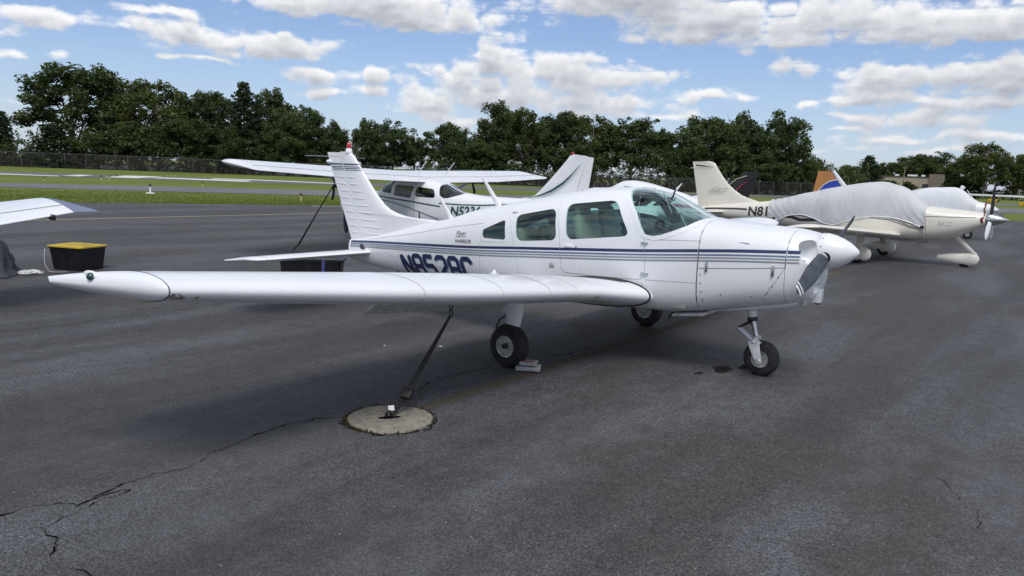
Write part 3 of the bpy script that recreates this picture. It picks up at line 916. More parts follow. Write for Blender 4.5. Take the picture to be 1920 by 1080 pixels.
for p in fp:
    if post_me is None:
        o = B().tube([(*fence.location.xy, 0.0 - 0.035), (*fence.location.xy, 2.15)], 0.045, 6).build('post', 'galv', fence); post_me = o.data
    else:
        o = bpy.data.objects.new('post', post_me); COL.objects.link(o); o.parent = fence
    o.location = (p[0] - fence.location.x, p[1] - fence.location.y, 0)
rb = B(); wb = B()
for a, c in zip(fp[:-1], fp[1:]):
    rb.tube([(*a, 2.08), (*c, 2.08)], 0.025, 5)
    wb.add([(*a, 0), (*c, 0), (*c, 2.07), (*a, 2.07)], [(0, 1, 2, 3)])
rb.build('top_rail', 'galv', fence); wb.build('wire_mesh', 'wire', fence, smooth=False)

# ------------------------------------------------------------------ far building, poles, barrier, signs, lights
MAT['tan_wall'] = mottled('tan_render', (0.42, 0.36, 0.27), (0.36, 0.31, 0.24), 0.4, 0.9)
MAT['brown_wall'] = mottled('brown_render', (0.23, 0.19, 0.145), (0.19, 0.16, 0.12), 0.5, 0.9)
MAT['roof_edge'] = mottled('roof_edge_metal', (0.10, 0.085, 0.07), (0.07, 0.06, 0.05), 2, 0.6)
bd = thing('industrial_building', 'low tan flat-roofed building with a brown stair tower', 'building', (-35, 230, -0.035))
B().box((-35.2, 233, 2.45), (12.8, 9, 4.97)).build('wall', 'tan_wall', bd, False)
B().box((-35.2, 233, 5.05), (13.1, 9.3, 0.22)).build('roof_edge', 'roof_edge', bd, False)
B().box((-27.6, 232.6, 2.95), (2.6, 9, 5.96)).build('tower', 'brown_wall', bd, False)
B().box((-29.6, 228.47, 1.7), (1.5, 0.1, 3.0)).build('door', 'panel_black', bd, False)
b = B()
for x, y, s in ((-33.4, 231, 2.4), (-30.9, 232, 0.9), (-37.4, 231.5, 1.0)): b.box((x, y, 5.4), (s, 1.2, 0.5), bev=0.05)
b.build('roof_unit', 'white_b', bd)
MAT['pole_wood'] = mottled('weathered_pole', (0.26, 0.24, 0.20), (0.19, 0.17, 0.14), 2, 0.9, stretch=(3, 3, 0.4))
for (x, y, h, lab) in ((-34.2, 222.0, 7.6, 'thin wooden utility pole in front of the tan building'), (-9.4, 224, 7.6, 'pale utility pole at the foot of the big green tree'),
                       (-57.8, 219.0, 4.9, 'short pale pole standing in the scrub beside the wood')):
    u = thing('utility_pole', lab, 'pole', (x, y, -0.035), 'utility poles')
    B().tube([(x, y, -0.03), (x + 0.25, y, h)], [0.16, 0.11], 8).build('shaft', 'pole_wood', u)
    B().box((x + 0.25, y, h - 0.35), (1.3, 0.12, 0.12)).build('crossarm', 'pole_wood', u, False)
gr = thing('guard_rail', 'white metal guard rail at the foot of the far trees', 'guard rail', (-9, 192, -0.035))
bp = B()
for k in range(9): B().box((-20 + 3 * k, 191.4, 0.6), (0.12, 0.12, 1.3)).build('post', 'galv', gr, False)
bp.box((-8, 191.28, 1.05), (26, 0.08, 0.42), bev=0.03); bp.build('rail', 'white_b', gr)
MAT['sign_yellow'] = mottled('sign_yellow', (0.62, 0.38, 0.02), (0.5, 0.3, 0.02), 2, 0.5)
for (x, y, wd, lab) in ((-7.75, 150.0, 1.5, 'small yellow guidance sign with black end panel beyond the taxiway'), (-1.45, 118.3, 1.5, 'yellow guidance sign with a black arrow panel beside the taxiway')):
    s_ = thing('taxiway_sign', lab, 'sign', (x, y, -0.035), 'taxiway signs')
    B().box((x, y, 0.36), (wd, 0.14, 0.5), bev=0.02).build('panel', 'sign_yellow', s_)
    B().box((x + wd * 0.5 + 0.17, y, 0.36), (0.3, 0.14, 0.5), bev=0.02).build('end_panel', 'panel_black', s_)
    for q in (-0.4, 0.4): B().tube([(x + q * wd, y, -0.03), (x + q * wd, y, 0.12)], 0.03, 6).build('leg', 'galv', s_)
b = B(); b.add([(-1.75, 118.22, 0.25), (-1.45, 118.22, 0.5), (-1.45, 118.22, 0.25)], [(0, 1, 2)]); b.box((-1.2, 118.22, 0.37), (0.1, 0.01, 0.26)); b.build('arrow', 'panel_black', s_, False)
MAT['light_yellow'] = mottled('yellow_stake', (0.55, 0.50, 0.22), (0.45, 0.40, 0.2), 9, 0.5)
for i, (x, y, h) in enumerate(((-37.42, 15.5, 0.49), (-56.67, 18.14, 0.25), (-58.56, 23.16, 0.42), (-59.75, 24.41, 0.40), (-64.84, 27.58, 0.38), (-78.03, 39.97, 0.36), (-78.43, 40.68, 0.34), (-78.53, 41.16, 0.32), (-48.61, 25.74, 0.28), (-28.44, 18.68, 0.41), (-50.16, 66.81, 0.27))):
    lab = 'small yellow edge light stake in the airfield grass'
    if i == 0: lab = 'edge light on a white concrete pad between apron and taxiway'
    if i == 9: lab = 'yellow edge light stake in the grass closest to the apron'
    l_ = thing('edge_light', lab, 'light', (x, y, -0.035), 'airfield edge lights')
    B().tube([(x, y, -0.03), (x, y, h * 0.72)], 0.035 if i else 0.045, 8).build('stake', 'light_yellow' if i else 'white_b', l_)
    B().lathe([(0, 0.05), (h * 0.08, 0.085), (h * 0.22, 0.075), (h * 0.28, 0.02)], (x, y, h * 0.72), n=10).build('lens', 'panel_black', l_)
    if i == 0: B().lathe([(0, 0.24), (0.05, 0.22)], (x, y, -0.03), n=16).build('pad', 'white_b', l_)

# ================================================================== the low-wing trainer in the foreground
def round_poly(pts, r, k=5):
    out = []; n = len(pts)
    for i in range(n):
        p0, p, p1 = (np.array(pts[j % n], float) for j in (i - 1, i, i + 1))
        a, c = p0 - p, p1 - p; la, lc = np.linalg.norm(a), np.linalg.norm(c)
        q = min(r, la * 0.45, lc * 0.45); A, Cc = p + a / la * q, p + c / lc * q
        for j in range(k + 1):
            t = j / k; out.append(tuple((1 - t) ** 2 * A + 2 * t * (1 - t) * p + t * t * Cc))
    return out
def grow(pts, d):
    """offset a convex-ish outline outward"""
    P = np.array(pts); n = len(P); area = 0.5 * sum(P[i - 1][0] * P[i][1] - P[i][0] * P[i - 1][1] for i in range(n))
    s = 1 if area > 0 else -1; out = []
    for i in range(n):
        e = P[(i + 1) % n] - P[i - 1]; e /= np.linalg.norm(e) + 1e-9
        out.append(tuple(P[i] + s * d * np.array([e[1], -e[0]])))
    return out

def blade_ring(c, chord, thick, axis_x, axis_t, n=10):
    """thin lens section for antennas, struts and blades"""
    return [tuple(np.array(c) + np.array(axis_x) * chord * 0.5 * math.cos(2 * math.pi * k / n) + np.array(axis_t) * thick * 0.5 * math.sin(2 * math.pi * k / n)) for k in range(n)]

def wheel(parent, c, r, wd, hub=0.5, axis=(0, 1, 0), hubmat='alloy', flat=0.012):
    """tyre with a hub; the tyre is a little flat where it stands"""
    b = B(); prof = []
    for k in range(15):
        a = math.pi * (k / 14 - 0.5)
        prof.append((wd * 0.5 * math.sin(a), r * (hub + (1 - hub) * math.cos(a) ** 0.55 if abs(a) < 1.55 else hub)))
    b.lathe(prof, c, axis, 36, caps=False)
    for i, p in enumerate(b.v):
        if p[2] < flat: b.v[i] = (p[0], p[1] + (p[1] - c[1]) * 0.10, max(0.001, flat * 0.12 + 0.0))
    wl = B().lathe([(-wd * 0.36, r * 0.10), (-wd * 0.40, r * 0.16), (-wd * 0.26, r * 0.2), (-wd * 0.24, r * 0.40), (-wd * 0.40, r * 0.44), (-wd * 0.43, r * (hub + 0.03)), (wd * 0.43, r * (hub + 0.03)), (wd * 0.40, r * 0.44), (wd * 0.24, r * 0.40), (wd * 0.26, r * 0.2), (wd * 0.40, r * 0.16), (wd * 0.36, r * 0.1)], c, axis, 28).build('wheel', hubmat, parent)
    b.build('tyre', 'rubber', wl)
    return wl

HW = Hull([(-3.97, .870, .600, .045, .74, 2.2, 2.2), (-3.60, .930, .545, .105, .76, 2.2, 2.3), (-3.00, 1.07, .515, .190, .83, 2.2, 2.4),
           (-2.35, 1.235, .500, .290, .89, 2.3, 2.7), (-2.05, 1.300, .502, .340, .93, 2.4, 2.9), (-1.64, 1.425, .505, .400, .97, 2.5, 3.0), (-1.15, 1.528, .510, .470, 1.02, 2.6, 3.4),
           (-.55, 1.648, .520, .530, 1.06, 2.8, 4.0), (-.10, 1.735, .525, .555, 1.10, 2.9, 4.5), (.47, 1.795, .537, .562, 1.13, 3.0, 5.0),
           (.80, 1.775, .547, .558, 1.15, 3.0, 5.0), (1.09, 1.660, .562, .552, 1.17, 3.0, 5.0), (1.36, 1.535, .595, .542, 1.18, 3.0, 4.6),
           (1.46, 1.520, .612, .536, 1.18, 3.0, 4.5), (1.83, 1.497, .695, .505, 1.17, 2.9, 4.0), (2.24, 1.478, .770, .450, 1.16, 2.8, 3.5), (2.38, 1.455, .815, .410, 1.16, 2.7, 3.2)])
W_ = thing('trainer_airplane', 'white low-wing four-seat propeller airplane with navy stripes, tied to the round concrete anchor', 'airplane', (0, 0, 0))

WIN = [round_poly([(-1.243, 1.130), (-1.250, 1.225), (-.911, 1.368), (-.862, 1.139)], 0.045),
       round_poly([(-.700, 1.141), (-.758, 1.425), (-.205, 1.538), (-.140, 1.197)], 0.085),
       round_poly([(-.018, 1.214), (-.072, 1.588), (.520, 1.662), (.735, 1.312)], 0.085)]
WSH = [(.555, 1.95), (.555, 1.79), (.60, 1.745), (.754, 1.568), (.858, 1.395), (.895, 1.338), (.94, 1.322), (1.073, 1.352), (1.20, 1.403), (1.306, 1.456), (1.43, 1.56), (1.55, 1.95)]
def prism_y(poly, y0, y1):
    b = B(); b.prism(poly, 1, y0, y1); return b
cuts = [prism_y(p, -0.9, 0.9) for p in WIN] + [prism_y(WSH, -0.9, 0.9)]
solid_hull = HW.loft(-3.97, 1.462, 72, 72)
me = boolean(solid_hull, cuts, 'DIFFERENCE', 0.022, ['white', 'liner'])
fus = put('fuselage', me, None, W_, 25)
pane_hull = HW.loft(-3.9, 1.455, 60, 72, inset=0.006)
for p in WIN:
    for s in (-1, 1):
        me = boolean(pane_hull, [prism_y(grow(p, 0.012), 0.03 * s, 0.9 * s)], 'INTERSECT', 0.004)
        put('side_window', me, 'glass', W_)
me = boolean(pane_hull, [prism_y(grow(WSH, 0.012), -0.9, 0.9)], 'INTERSECT', 0.004)
put('windscreen', me, 'glass', W_)
# centre strip and frame bands of the windscreen
b = B(); rr = []
for k in range(13):
    x = .56 + k * (1.425 - .56) / 12; z = HW.ztop(x, 0)
    rr.append([(x, -.019, z + .004), (x, .019, z + .004), (x, .019, z - .012), (x, -.019, z - .012)])
b.loft(rr); b.build('windscreen_strip', 'white', W_)
for s in (-1, 1):
    ribbon_on(HW, [(p[0] - .022, p[1] - .002) for p in WSH[1:7]] + [(1.0, 1.312), (1.08, 1.327), (1.21, 1.378), (1.315, 1.432), (1.40, 1.478)], .040, 'windscreen_frame', 'white', W_, s, .003, 24)
    ribbon_on(HW, [(.52, 1.782), (.575, 1.735), (.715, 1.568), (.82, 1.395), (.862, 1.325)], .006, 'frame_joint', 'seam', W_, s, .002, 24)

# cowling, nose bowl and chin
me = boolean(HW.loft(1.468, 2.262, 24, 72), [B().box((9, 9, 9), (.1, .1, .1))], 'DIFFERENCE')
cow = put('cowling', me, 'white', W_, 25)
def nose_rings():
    out = [HW.ring(x, 72) for x in (2.267, 2.30, 2.34, 2.38)]
    base = np.array(HW.ring(2.38, 72)); c = np.array([0, 0, 1.235])
    for x, s in ((2.405, .975), (2.428, .93), (2.446, .86), (2.456, .77), (2.460, .62), (2.460, .36)):
        q = c + (base - np.array([2.38, 0, 0]) * 1 - c) * s; q[:, 0] = x; out.append([tuple(p) for p in q])
    return out
nb = B(); nb.loft(nose_rings())
def ellipsoid(c, r, n=20, e=2.6):
    b = B(); v = []; f = []
    rings = []
    for i in range(1, n):
        a = math.pi * (i / n - 0.5); rings.append([(c[0] + r[0] * math.sin(a), c[1] + r[1] * math.copysign(abs(math.cos(a) * math.cos(q)) ** (2 / e), math.cos(q)), c[2] + r[2] * math.copysign(abs(math.cos(a) * math.sin(q)) ** (2 / e), math.sin(q))) for q in [2 * math.pi * k / 28 for k in range(28)]])
    b.loft(rings); return b
me = boolean(nb, [ellipsoid((2.46, s * .300, 1.285), (.17, .112, .118)) for s in (-1, 1)] + [ellipsoid((2.47, -.06, .94), (.09, .10, .05))], 'DIFFERENCE')
put('nose_bowl', me, 'white', W_, 30)
for s in (-1, 1):
    B().box((2.36, s * .29, 1.19), (.03, .16, .035), bev=.01).build('intake_baffle', 'dark_metal', W_)
# lower scoop and tail-pipe box below the chin
b = B(); rr = []
for x, w, h, z in ((1.50, .30, .03, .615), (1.75, .33, .06, .665), (2.0, .30, .085, .715), (2.22, .22, .10, .765), (2.33, .10, .085, .795), (2.36, .085, .075, .800)):
    rr.append([(x, w * math.cos(a) * 0.9, z + h * .5 * math.sin(a)) for a in [2 * math.pi * k / 20 for k in range(20)]])
b.loft(rr, cap=True); b.build('chin_fairing', 'white', W_)
b = B(); b.lathe([(0, .045), (.03, .05), (.035, .042), (.0, .03)], (2.335, -.06, .80), (1, 0, 0), 14); b.build('carburettor_scoop', 'dirty_white', W_)
B().box((2.40, .12, .845), (.14, .14, .13), bev=.012).build('heater_box', 'white', W_)
b = B(); b.tube([(2.42, .17, .80), (2.42, .17, .755)], .025, 12); b.build('drain_pipe', 'dark_metal', W_)

# spinner and propeller
SP = Vector((2.462, 0, 1.285)); AX = Vector((1, 0, .035)).normalized()
b = B(); b.lathe([(0, .168), (.012, .172), (.06, .168), (.12, .152), (.18, .127), (.24, .093), (.285, .057), (.315, .026), (.325, .004)], SP, AX, 40)
sp = b.build('spinner', 'white', W_)
B().lathe([(-.012, .150), (.004, .160)], SP, AX, 40).build('spinner_backplate', 'panel_black', sp)
for k in range(12):
    a = k * math.pi / 6 + .2; p = SP + AX * .022 + Vector((0, math.cos(a), math.sin(a))) * .172
    B().lathe([(0, .006), (.003, .005)], p, (0.05, math.cos(a), math.sin(a)), 8).build('screw', 'dark_metal', sp)
th = rad(18.2)
for s in (-1, 1):
    d = Vector((0, s * math.cos(th), s * math.sin(th))); q = AX.cross(d).normalized()
    rr = []; rw = []
    for k in range(19):
        f = k / 18; R = .10 + f * .84
        ch = .105 + .050 * math.sin(min(1, f * 1.25) * math.pi * .62) - .045 * max(0, f - .55) / .45
        if f > .93: ch *= math.sqrt(max(0.02, 1 - ((f - .93) / .075) ** 2))
        tk = .040 * (1 - f) + .010
        tw = rad(52 - 34 * f ** .8)
        cx = q * math.cos(tw) + AX * math.sin(tw); ct = AX * math.cos(tw) - q * math.sin(tw)
        rr.append(blade_ring(SP + AX * .055 + d * R, ch, tk, cx, ct, 14))
    pb = B(); pb.loft(rr); pb = pb.build('propeller_blade', 'prop_grey', W_)
    for f0, f1 in ((.885, .915), (.945, .985)):
        rw = []
        for f in np.linspace(f0, f1, 5):
            R = .10 + f * .84
            ch = .105 + .050 * math.sin(min(1, f * 1.25) * math.pi * .62) - .045 * max(0, f - .55) / .45
            if f > .93: ch *= math.sqrt(max(0.02, 1 - ((f - .93) / .075) ** 2))
            tk = .040 * (1 - f) + .010; tw = rad(52 - 34 * f ** .8)
            cx = q * math.cos(tw) + AX * math.sin(tw); ct = AX * math.cos(tw) - q * math.sin(tw)
            rw.append(blade_ring(SP + AX * .055 + d * R, ch + .002, tk + .003, cx, ct, 14))
        bw = B(); bw.loft(rw, cap=False); bw.build('tip_band', 'prop_white', pb)
    B().lathe([(-.01, .062), (.03, .058)], SP + AX * .055 + d * .13, d, 18).build('blade_cuff', 'panel_black', pb)

# painted bands along the side
def stripe_z(x): return pchip([-3.97, -3.5, -2.455, -1.444, -.677, -.02, .918, 1.466, 1.915, 2.3, 2.45], [.842, .877, .941, 1.004, 1.065, 1.114, 1.182, 1.230, 1.264, 1.284, 1.290], x)
for s in (-1, 1):
    for (x0, x1, part) in ((-3.93, 1.458, fus), (1.472, 2.258, cow), (2.272, 2.375, cow)):
        n = max(3, int((x1 - x0) / .12)); xs = [x0 + (x1 - x0) * k / n for k in range(n + 1)]
        tap = lambda x: 0.72 + 0.28 * min(1, max(0, (x + 3.97) / 3.0))
        for dz, wd, m in ((.0, .030, 'navy'), (-.040, .017, 'steel_blue'), (-.068, .015, 'grey_line'), (-.096, .017, 'grey_line')):
            ribbon_on(HW, [(x, stripe_z(x) + dz * tap(x)) for x in xs], wd, 'stripe', m, part, s, .0016, 8)

# panel joints
def seam(pts, wd=.006, m='seam', s_=(-1, 1), part=None, out=.0018):
    for s in s_: ribbon_on(HW, pts, wd, 'panel_joint', m, part or fus, s, out, 14)
seam([(1.466, 1.50), (1.466, 1.23), (1.466, .98), (1.466, .665)], .010)
seam([(2.264, 1.46), (2.264, 1.298), (2.264, 1.146)], .008, part=cow)
seam([(1.475, 1.062), (1.90, 1.100), (2.262, 1.140)], .005, part=cow)
seam([(2.262, 1.14), (2.20, 1.02), (2.06, .80)], .0035, part=cow)
seam([(.735, 1.715), (.80, 1.55), (.893, 1.30), (.912, 1.18), (.926, .98), (.915, .915), (.86, .885), (.40, .868), (0.0, .862), (-.06, .90), (-.075, 1.0), (-.115, 1.30), (-.20, 1.60), (-.23, 1.665)], .0045, 'seam_soft')
seam([(.90, .86), (.92, .62)], .004, 'seam_soft')
seam([(.93, .89), (1.46, .915)], .004, 'seam_soft')
seam([(.93, 1.295), (1.46, 1.322)], .004, 'seam_soft')
seam([(-1.265, 1.15), (-1.262, .62)], .004, 'seam_soft')
seam([(-.86, 1.11), (-1.27, 1.085)], .003, 'seam_soft')
seam([(-.86, 1.42), (-.72, 1.09), (-.60, .62)], .003, 'seam_soft')
seam([(-3.55, .905), (-2.6, 1.06), (-1.80, 1.215), (-1.25, 1.30)], .004, 'seam_soft')
seam([(-3.0, .74), (-2.2, .70), (-1.4, .66)], .003, 'seam_soft')
# lettering
STROKES = {'N': [[(0, 0), (0, 1)], [(.02, .97), (.58, .03)], [(.6, 0), (.6, 1)]],
           '8': [[(.12, .5), (0, .60), (0, .88), (.12, 1), (.48, 1), (.6, .88), (.6, .60), (.48, .5), (.12, .5)], [(.12, .5), (0, .40), (0, .12), (.12, 0), (.48, 0), (.6, .12), (.6, .40), (.48, .5)]],
           '5': [[(.6, 1), (0, 1), (0, .56), (.48, .56), (.6, .44), (.6, .12), (.48, 0), (.12, 0), (0, .12)]],
           '2': [[(0, .84), (0, .90), (.12, 1), (.48, 1), (.6, .88), (.6, .58), (0, .14), (0, 0), (.6, 0)]],
           'C': [[(.6, .78), (.6, .88), (.48, 1), (.12, 1), (0, .88), (0, .12), (.12, 0), (.48, 0), (.6, .12), (.6, .22)]]}
def letter(ch, ox, side):
    objs = []
    for layer, (m, dx, dz, o_) in enumerate((('grey_line', .018, -.014, .0012), ('navy', 0, 0, .0030))):
        for j, st in enumerate(STROKES[ch]):
            pts = []
            for (u, v) in st:
                x = (ox + u * .265) - .36 * (v * .275) + dx
                z = .520 + .062 * (x + 2.62) + v * .265 + dz
                pts.append((x, z))
            if side > 0: pts = [(-2 * 2.06 - p[0], p[1] + .062 * 2 * (-2.06 - p[0])) for p in pts]
            ribbon_on(HW, pts, .056, 'registration_letter', m, fus, side, o_ + .0004 * j, 50)
for side in (-1, 1):
    for i, ch in enumerate('N8528C'): letter(ch, -2.67 + i * .234, side)
text_mesh('Piper', .085, lambda u, v: HW.on(-1.705 + u, 1.118 + .07 * u + v, -1, .002), 'maker_script', 'charcoal', fus, shear=.35, step=.03)
ribbon_on(HW, [(-1.70, 1.104), (-1.52, 1.116)], .006, 'underline', 'charcoal', fus, -1, .002)
text_mesh('WARRIOR', .062, lambda u, v: HW.on(-1.705 + u, 1.032 + .06 * u + v, -1, .002), 'model_name', 'charcoal', fus, step=.03, bold=.001)

# small fittings on the side
def fitting(name, x, z, sx, sz, t=.012, m='white', side=-1, bev=.004):
    p = HW.on(x, z, side, t * .5 - .002); B().box(p, (sx, t, sz), bev=bev).build(name, m, fus)
for s in (-1, 1):
    fitting('door_hinge', .905, 1.258, .075, .018, .02, 'steel', s); fitting('door_hinge', .925, .952, .08, .018, .02, 'steel', s)
    fitting('cowl_latch', 1.555, 1.085, .022, .10, .02, 'steel', s); fitting('cowl_latch', 2.165, 1.105, .022, .10, .022, 'steel', s)
    fitting('cowl_handle', 1.875, 1.338, .11, .012, .010, 'white', s)
fitting('placard', -.185, .925, .07, .055, .006, 'alloy'); fitting('door_handle', .02, 1.152, .10, .03, .012, 'white'); fitting('door_lock', .115, 1.148, .018, .018, .012, 'steel')
fitting('roof_latch', -.79, 1.455, .085, .016, .016, 'dirty_white'); fitting('static_port', -3.05, .73, .012, .012, .006, 'dark_metal')
for (x, z) in ((1.50, 1.0), (1.505, .92), (1.515, .84), (1.525, .76), (2.215, 1.05), (2.165, .96), (2.12, .89), (2.09, .83), (2.30, 1.272), (2.34, 1.275), (1.98, .84), (1.70, .83)):
    p = HW.on(x, z, -1, .001); n_ = (HW.on(x, z, -1, .1) - HW.on(x, z, -1, 0)); B().lathe([(0, .0065), (.003, .005)], p, n_, 8).build('fastener', 'dark_metal', cow)
def rivets(pts, gap, name='rivet_row'):
    b = B(); P = np.array(pts)
    for a, c in zip(P[:-1], P[1:]):
        k = int(np.linalg.norm(c - a) / gap)
        for j in range(k):
            x, z = a + (c - a) * j / k; p = HW.on(x, z, -1, .001); b.lathe([(0, .0042), (.0018, .003)], p, HW.on(x, z, -1, .1) - HW.on(x, z, -1, 0), 6)
    o = b.build(name, 'alloy', fus); o['kind'] = 'stuff'
rivets([(.595, 1.735), (.735, 1.568), (.838, 1.395), (.885, 1.318), (1.0, 1.315), (1.2, 1.378), (1.40, 1.478)], .045)
rivets([(-3.3, 1.0), (-3.0, 1.085), (-2.72, 1.17)], .05)

# cabin
cab = B(); cab.box((.2, 0, .66), (2.3, .96, .03)); cab.build('cabin_floor', 'liner', W_)
b = B(); b.box((1.12, 0, 1.17), (.06, 1.0, .34), bev=.02); b.box((1.24, 0, 1.365), (.30, .96, .03), bev=.012); pn = b.build('instrument_panel', 'panel_black', W_)
for k in range(7):
    for j in range(2):
        B().lathe([(0, .036), (.008, .036), (.010, .030)], (1.088, -.42 + .09 * k, 1.24 - .10 * j), (-1, 0, 0), 14).build('gauge', 'alloy', pn)
for s in (-1, 1):
    yk = B(); yk.tube([(1.10, s * .25, 1.14), (.86, s * .25, 1.15)], .014, 8)
    yk.tube([(.86, s * .25 - .13, 1.24), (.86, s * .25 - .13, 1.16), (.86, s * .25, 1.14), (.86, s * .25 + .13, 1.16), (.86, s * .25 + .13, 1.24)], .014, 8); yk.build('yoke', 'panel_black', W_)
    for (x, hgt) in ((.25, .56), (-.58, .36)):
        wd_ = .42 if x > 0 else .36; st = B(); st.box((x + .12, s * .245, .89), (.46, wd_, .13), bev=.045)
        st.box((x - .17, s * .235, .93 + hgt * .5), (.12, wd_, hgt), Euler((0, rad(-14), 0)), bev=.05)
        if x > 0: st.box((x - .255, s * .265, 1.50), (.09, .26, .13), Euler((0, rad(-10), 0)), bev=.035)
        st.tube([(x - .1, s * .265, .67), (x - .1, s * .265, .86)], .05, 8); st.build('seat', 'seat', W_)
    B().box((.72, s * .26, 1.655), (.16, .34, .015), Euler((0, rad(-35), 0)), bev=.005).build('sun_visor', 'panel_black', W_)
B().box((-1.30, 0, .96), (.03, .62, .62), bev=.01).build('cabin_bulkhead', 'liner', W_)
B().box((.98, -.02, 1.50), (.05, .15, .10), bev=.01).build('compass', 'panel_black', W_)
B().tube([(.80, .0, 1.77), (.93, 0, 1.53)], .006, 6).build('compass_post', 'alloy', W_)

# ------------------------------------------------------------------ wings
AF = airfoil(.15, .02, 27)
def wing_sec(y, s):
    """leading edge x, chord, leading edge height"""
    a = abs(y)
    xl = pchip([.40, .60, .78, 1.0, 1.2, 2.72, 5.28], [1.06, 1.0, .93, .845, .80, .785, .42], a)
    xt = pchip([.40, 2.72, 5.28], [-.84, -.84, -.66], a)
    return xl, xl - xt, .735 + (a - .6) * .1135 - (.020 if s < 0 else .004) * max(0, a - 1.4)
INC = rad(4.6)
def wing_pt(y, xc, h, s):
    xl, c, zl = wing_sec(y, s)
    return (xl - c * (xc * math.cos(INC) + h * math.sin(INC)), y, zl - c * xc * math.sin(INC) + c * h * math.cos(INC))
def af_h(xc, upper=True):
    t = .15; y = 5 * t * (0.2969 * math.sqrt(max(xc, 0)) - 0.1260 * xc - 0.3516 * xc**2 + 0.2843 * xc**3 - 0.1015 * xc**4) + .0012
    return .02 * 4 * xc * (1 - xc) + (y if upper else -y)
def wing_ring(y, s, trunc=None):
    out = []
    for xc, h in AF:
        if trunc and xc > trunc:
            h = h * 0.0 + (af_h(trunc, h > .02 * 4 * xc * (1 - xc))); xc = trunc
        out.append(wing_pt(y, xc, h, s))
    return out
def build_wing(s):
    b = B(); rings = []
    for a in (.46, .60, .70, .85, 1.0, 1.2, 1.6, 2.1, 2.55, 2.70): rings.append(wing_ring(s * a, s, .79))
    for a in (2.702, 3.2, 3.8, 4.5, 5.0, 5.272): rings.append(wing_ring(s * a, s))
    b.loft(rings); wg = b.build('wing', 'white', W_, angle=70)
    # drooped tip: the upper skin reaches farthest out, the underside is cut back in a hollow bevel
    rings = []
    n = 12; xl0, c0, zl0 = wing_sec(5.28, s); NL = len(AF) // 2
    for k in range(n + 1):
        q = k / n; a = 5.281 + .222 * q
        xl = .42 - .90 * q ** 1.6; xt = -.66 + .05 * q ** 3; ch = xl - xt
        ring = []
        for i, (xc, h) in enumerate(AF):
            hu = af_h(xc, True); hl = af_h(xc, False); low = i > NL
            yy = a - .07 * q * xc ** 1.5
            x = xl - ch * xc
            zb = zl0 + (a - 5.28) * .09 - (.42 - x) * math.sin(INC)
            if i == NL: zz = zb + .022 * q ** 2
            elif low: yy -= .16 * q * (min(1, xc * 5) * max(0, 1 - xc ** 3)) ** .6; zz = zb + c0 * hl * (1 - .30 * q ** 2) - .012 * q + .03 * q ** 3
            else: zz = zb + c0 * hu * (1 - .70 * q ** 2) + .022 * q ** 2
            ring.append((x, s * yy, zz))
        rings.append(ring)
    b = B(); b.loft(rings, cap=False)
    last = rings[-1]; mid = []; nn = NL + 1
    for i in range(nn):
        u_, l_ = np.array(last[i]), np.array(last[2 * NL - i] if i < NL else last[NL]); m_ = .5 * (u_ + l_); th_ = np.linalg.norm(u_ - l_); m_ = m_ + np.array([0, -s * .10 * th_, .16 * th_]); mid.append(m_)
    strip = [tuple(p) for p in last[:nn]] + [tuple(p) for p in mid] + [tuple(np.array(last[2 * NL - i] if i < NL else last[NL])) for i in range(nn)]
    b.add(strip, [(r_ * nn + i, r_ * nn + i + 1, (r_ + 1) * nn + i + 1, (r_ + 1) * nn + i) for r_ in (0, 1) for i in range(nn - 1)])
    tp = b.build('wing_tip', 'white', wg, angle=50)
    ring = B(); pr = [Vector(p) for p in wing_ring(s * 5.2765, s)]
    c = sum(pr, Vector()) / len(pr); ring.tube([c + (p - c) * 1.002 for p in pr], .0028, 4, cap=False); ring.build('tip_joint', 'seam', wg)
    # navigation light
    lp = Vector((-.150, s * 5.448, 1.232))
    b = B(); b.loft([[(lp.x + .09 * f + .040 * r * math.cos(t_), lp.y - s * .022 + s * .012 * r * math.cos(t_) - s * (.04 * f if f > 0 else .0), lp.z - .008 + .030 * r * math.sin(t_)) for t_ in [2 * math.pi * k / 16 for k in range(16)]] for f, r in ((-.9, .15), (-.6, .7), (-.2, 1.0), (.2, 1.02), (.45, .75), (.6, .2))]); nv = b.build('light_housing', 'white', tp)
    e = ellipsoid((lp.x + .030, lp.y - s * .012, lp.z - .008), (.028, .022, .023), 14, 2); e.build('navigation_light', 'green_lens' if s < 0 else 'red_lens', nv)
    # flap
    fr = []
    for a in [.64 + k * (2.68 - .64) / 24 for k in range(25)]:
        hx, hy, hz = wing_pt(s * a, .815, .012, s); c = .40; an = rad(39)
        ring = []
        for xc, h in airfoil(.13, .01, 9):
            dx, dz = -c * xc, c * h
            ring.append((hx + .015 + dx * math.cos(an) + dz * math.sin(an) * .6, hy, hz - .045 + dx * math.sin(an) + dz * math.cos(an)))
        fr.append(ring)
    b = B(); b.loft(fr); fl = b.build('flap', 'white', wg)
    for k in range(23):
        a = .70 + k * .086
        hx, hy, hz = wing_pt(s * a, .815, .012, s); an = rad(39); c = .40; hz -= .038
        P0 = (hx - .10 * math.cos(an) , s * a, hz - .022 - .10 * math.sin(an)); P1 = (hx + .02 - .94 * c * math.cos(an), s * a, hz - .012 - .94 * c * math.sin(an))
        B().tube([P0, P1], .0055, 5).build('flap_bead', 'dirty_white', fl)
    # aileron joints and skin joints
    def chord_line(y0, y1, xc, nm, upper=True, r=.003):
        P = [wing_pt(s * (y0 + (y1 - y0) * k / 10), xc, af_h(xc, upper) + (.0012 if upper else -.0012), s) for k in range(11)]
        B().tube(P, r, 4).build(nm, 'seam_soft', wg)
    chord_line(2.72, 5.26, .78, 'aileron_joint'); chord_line(.66, 2.70, .765, 'flap_joint')
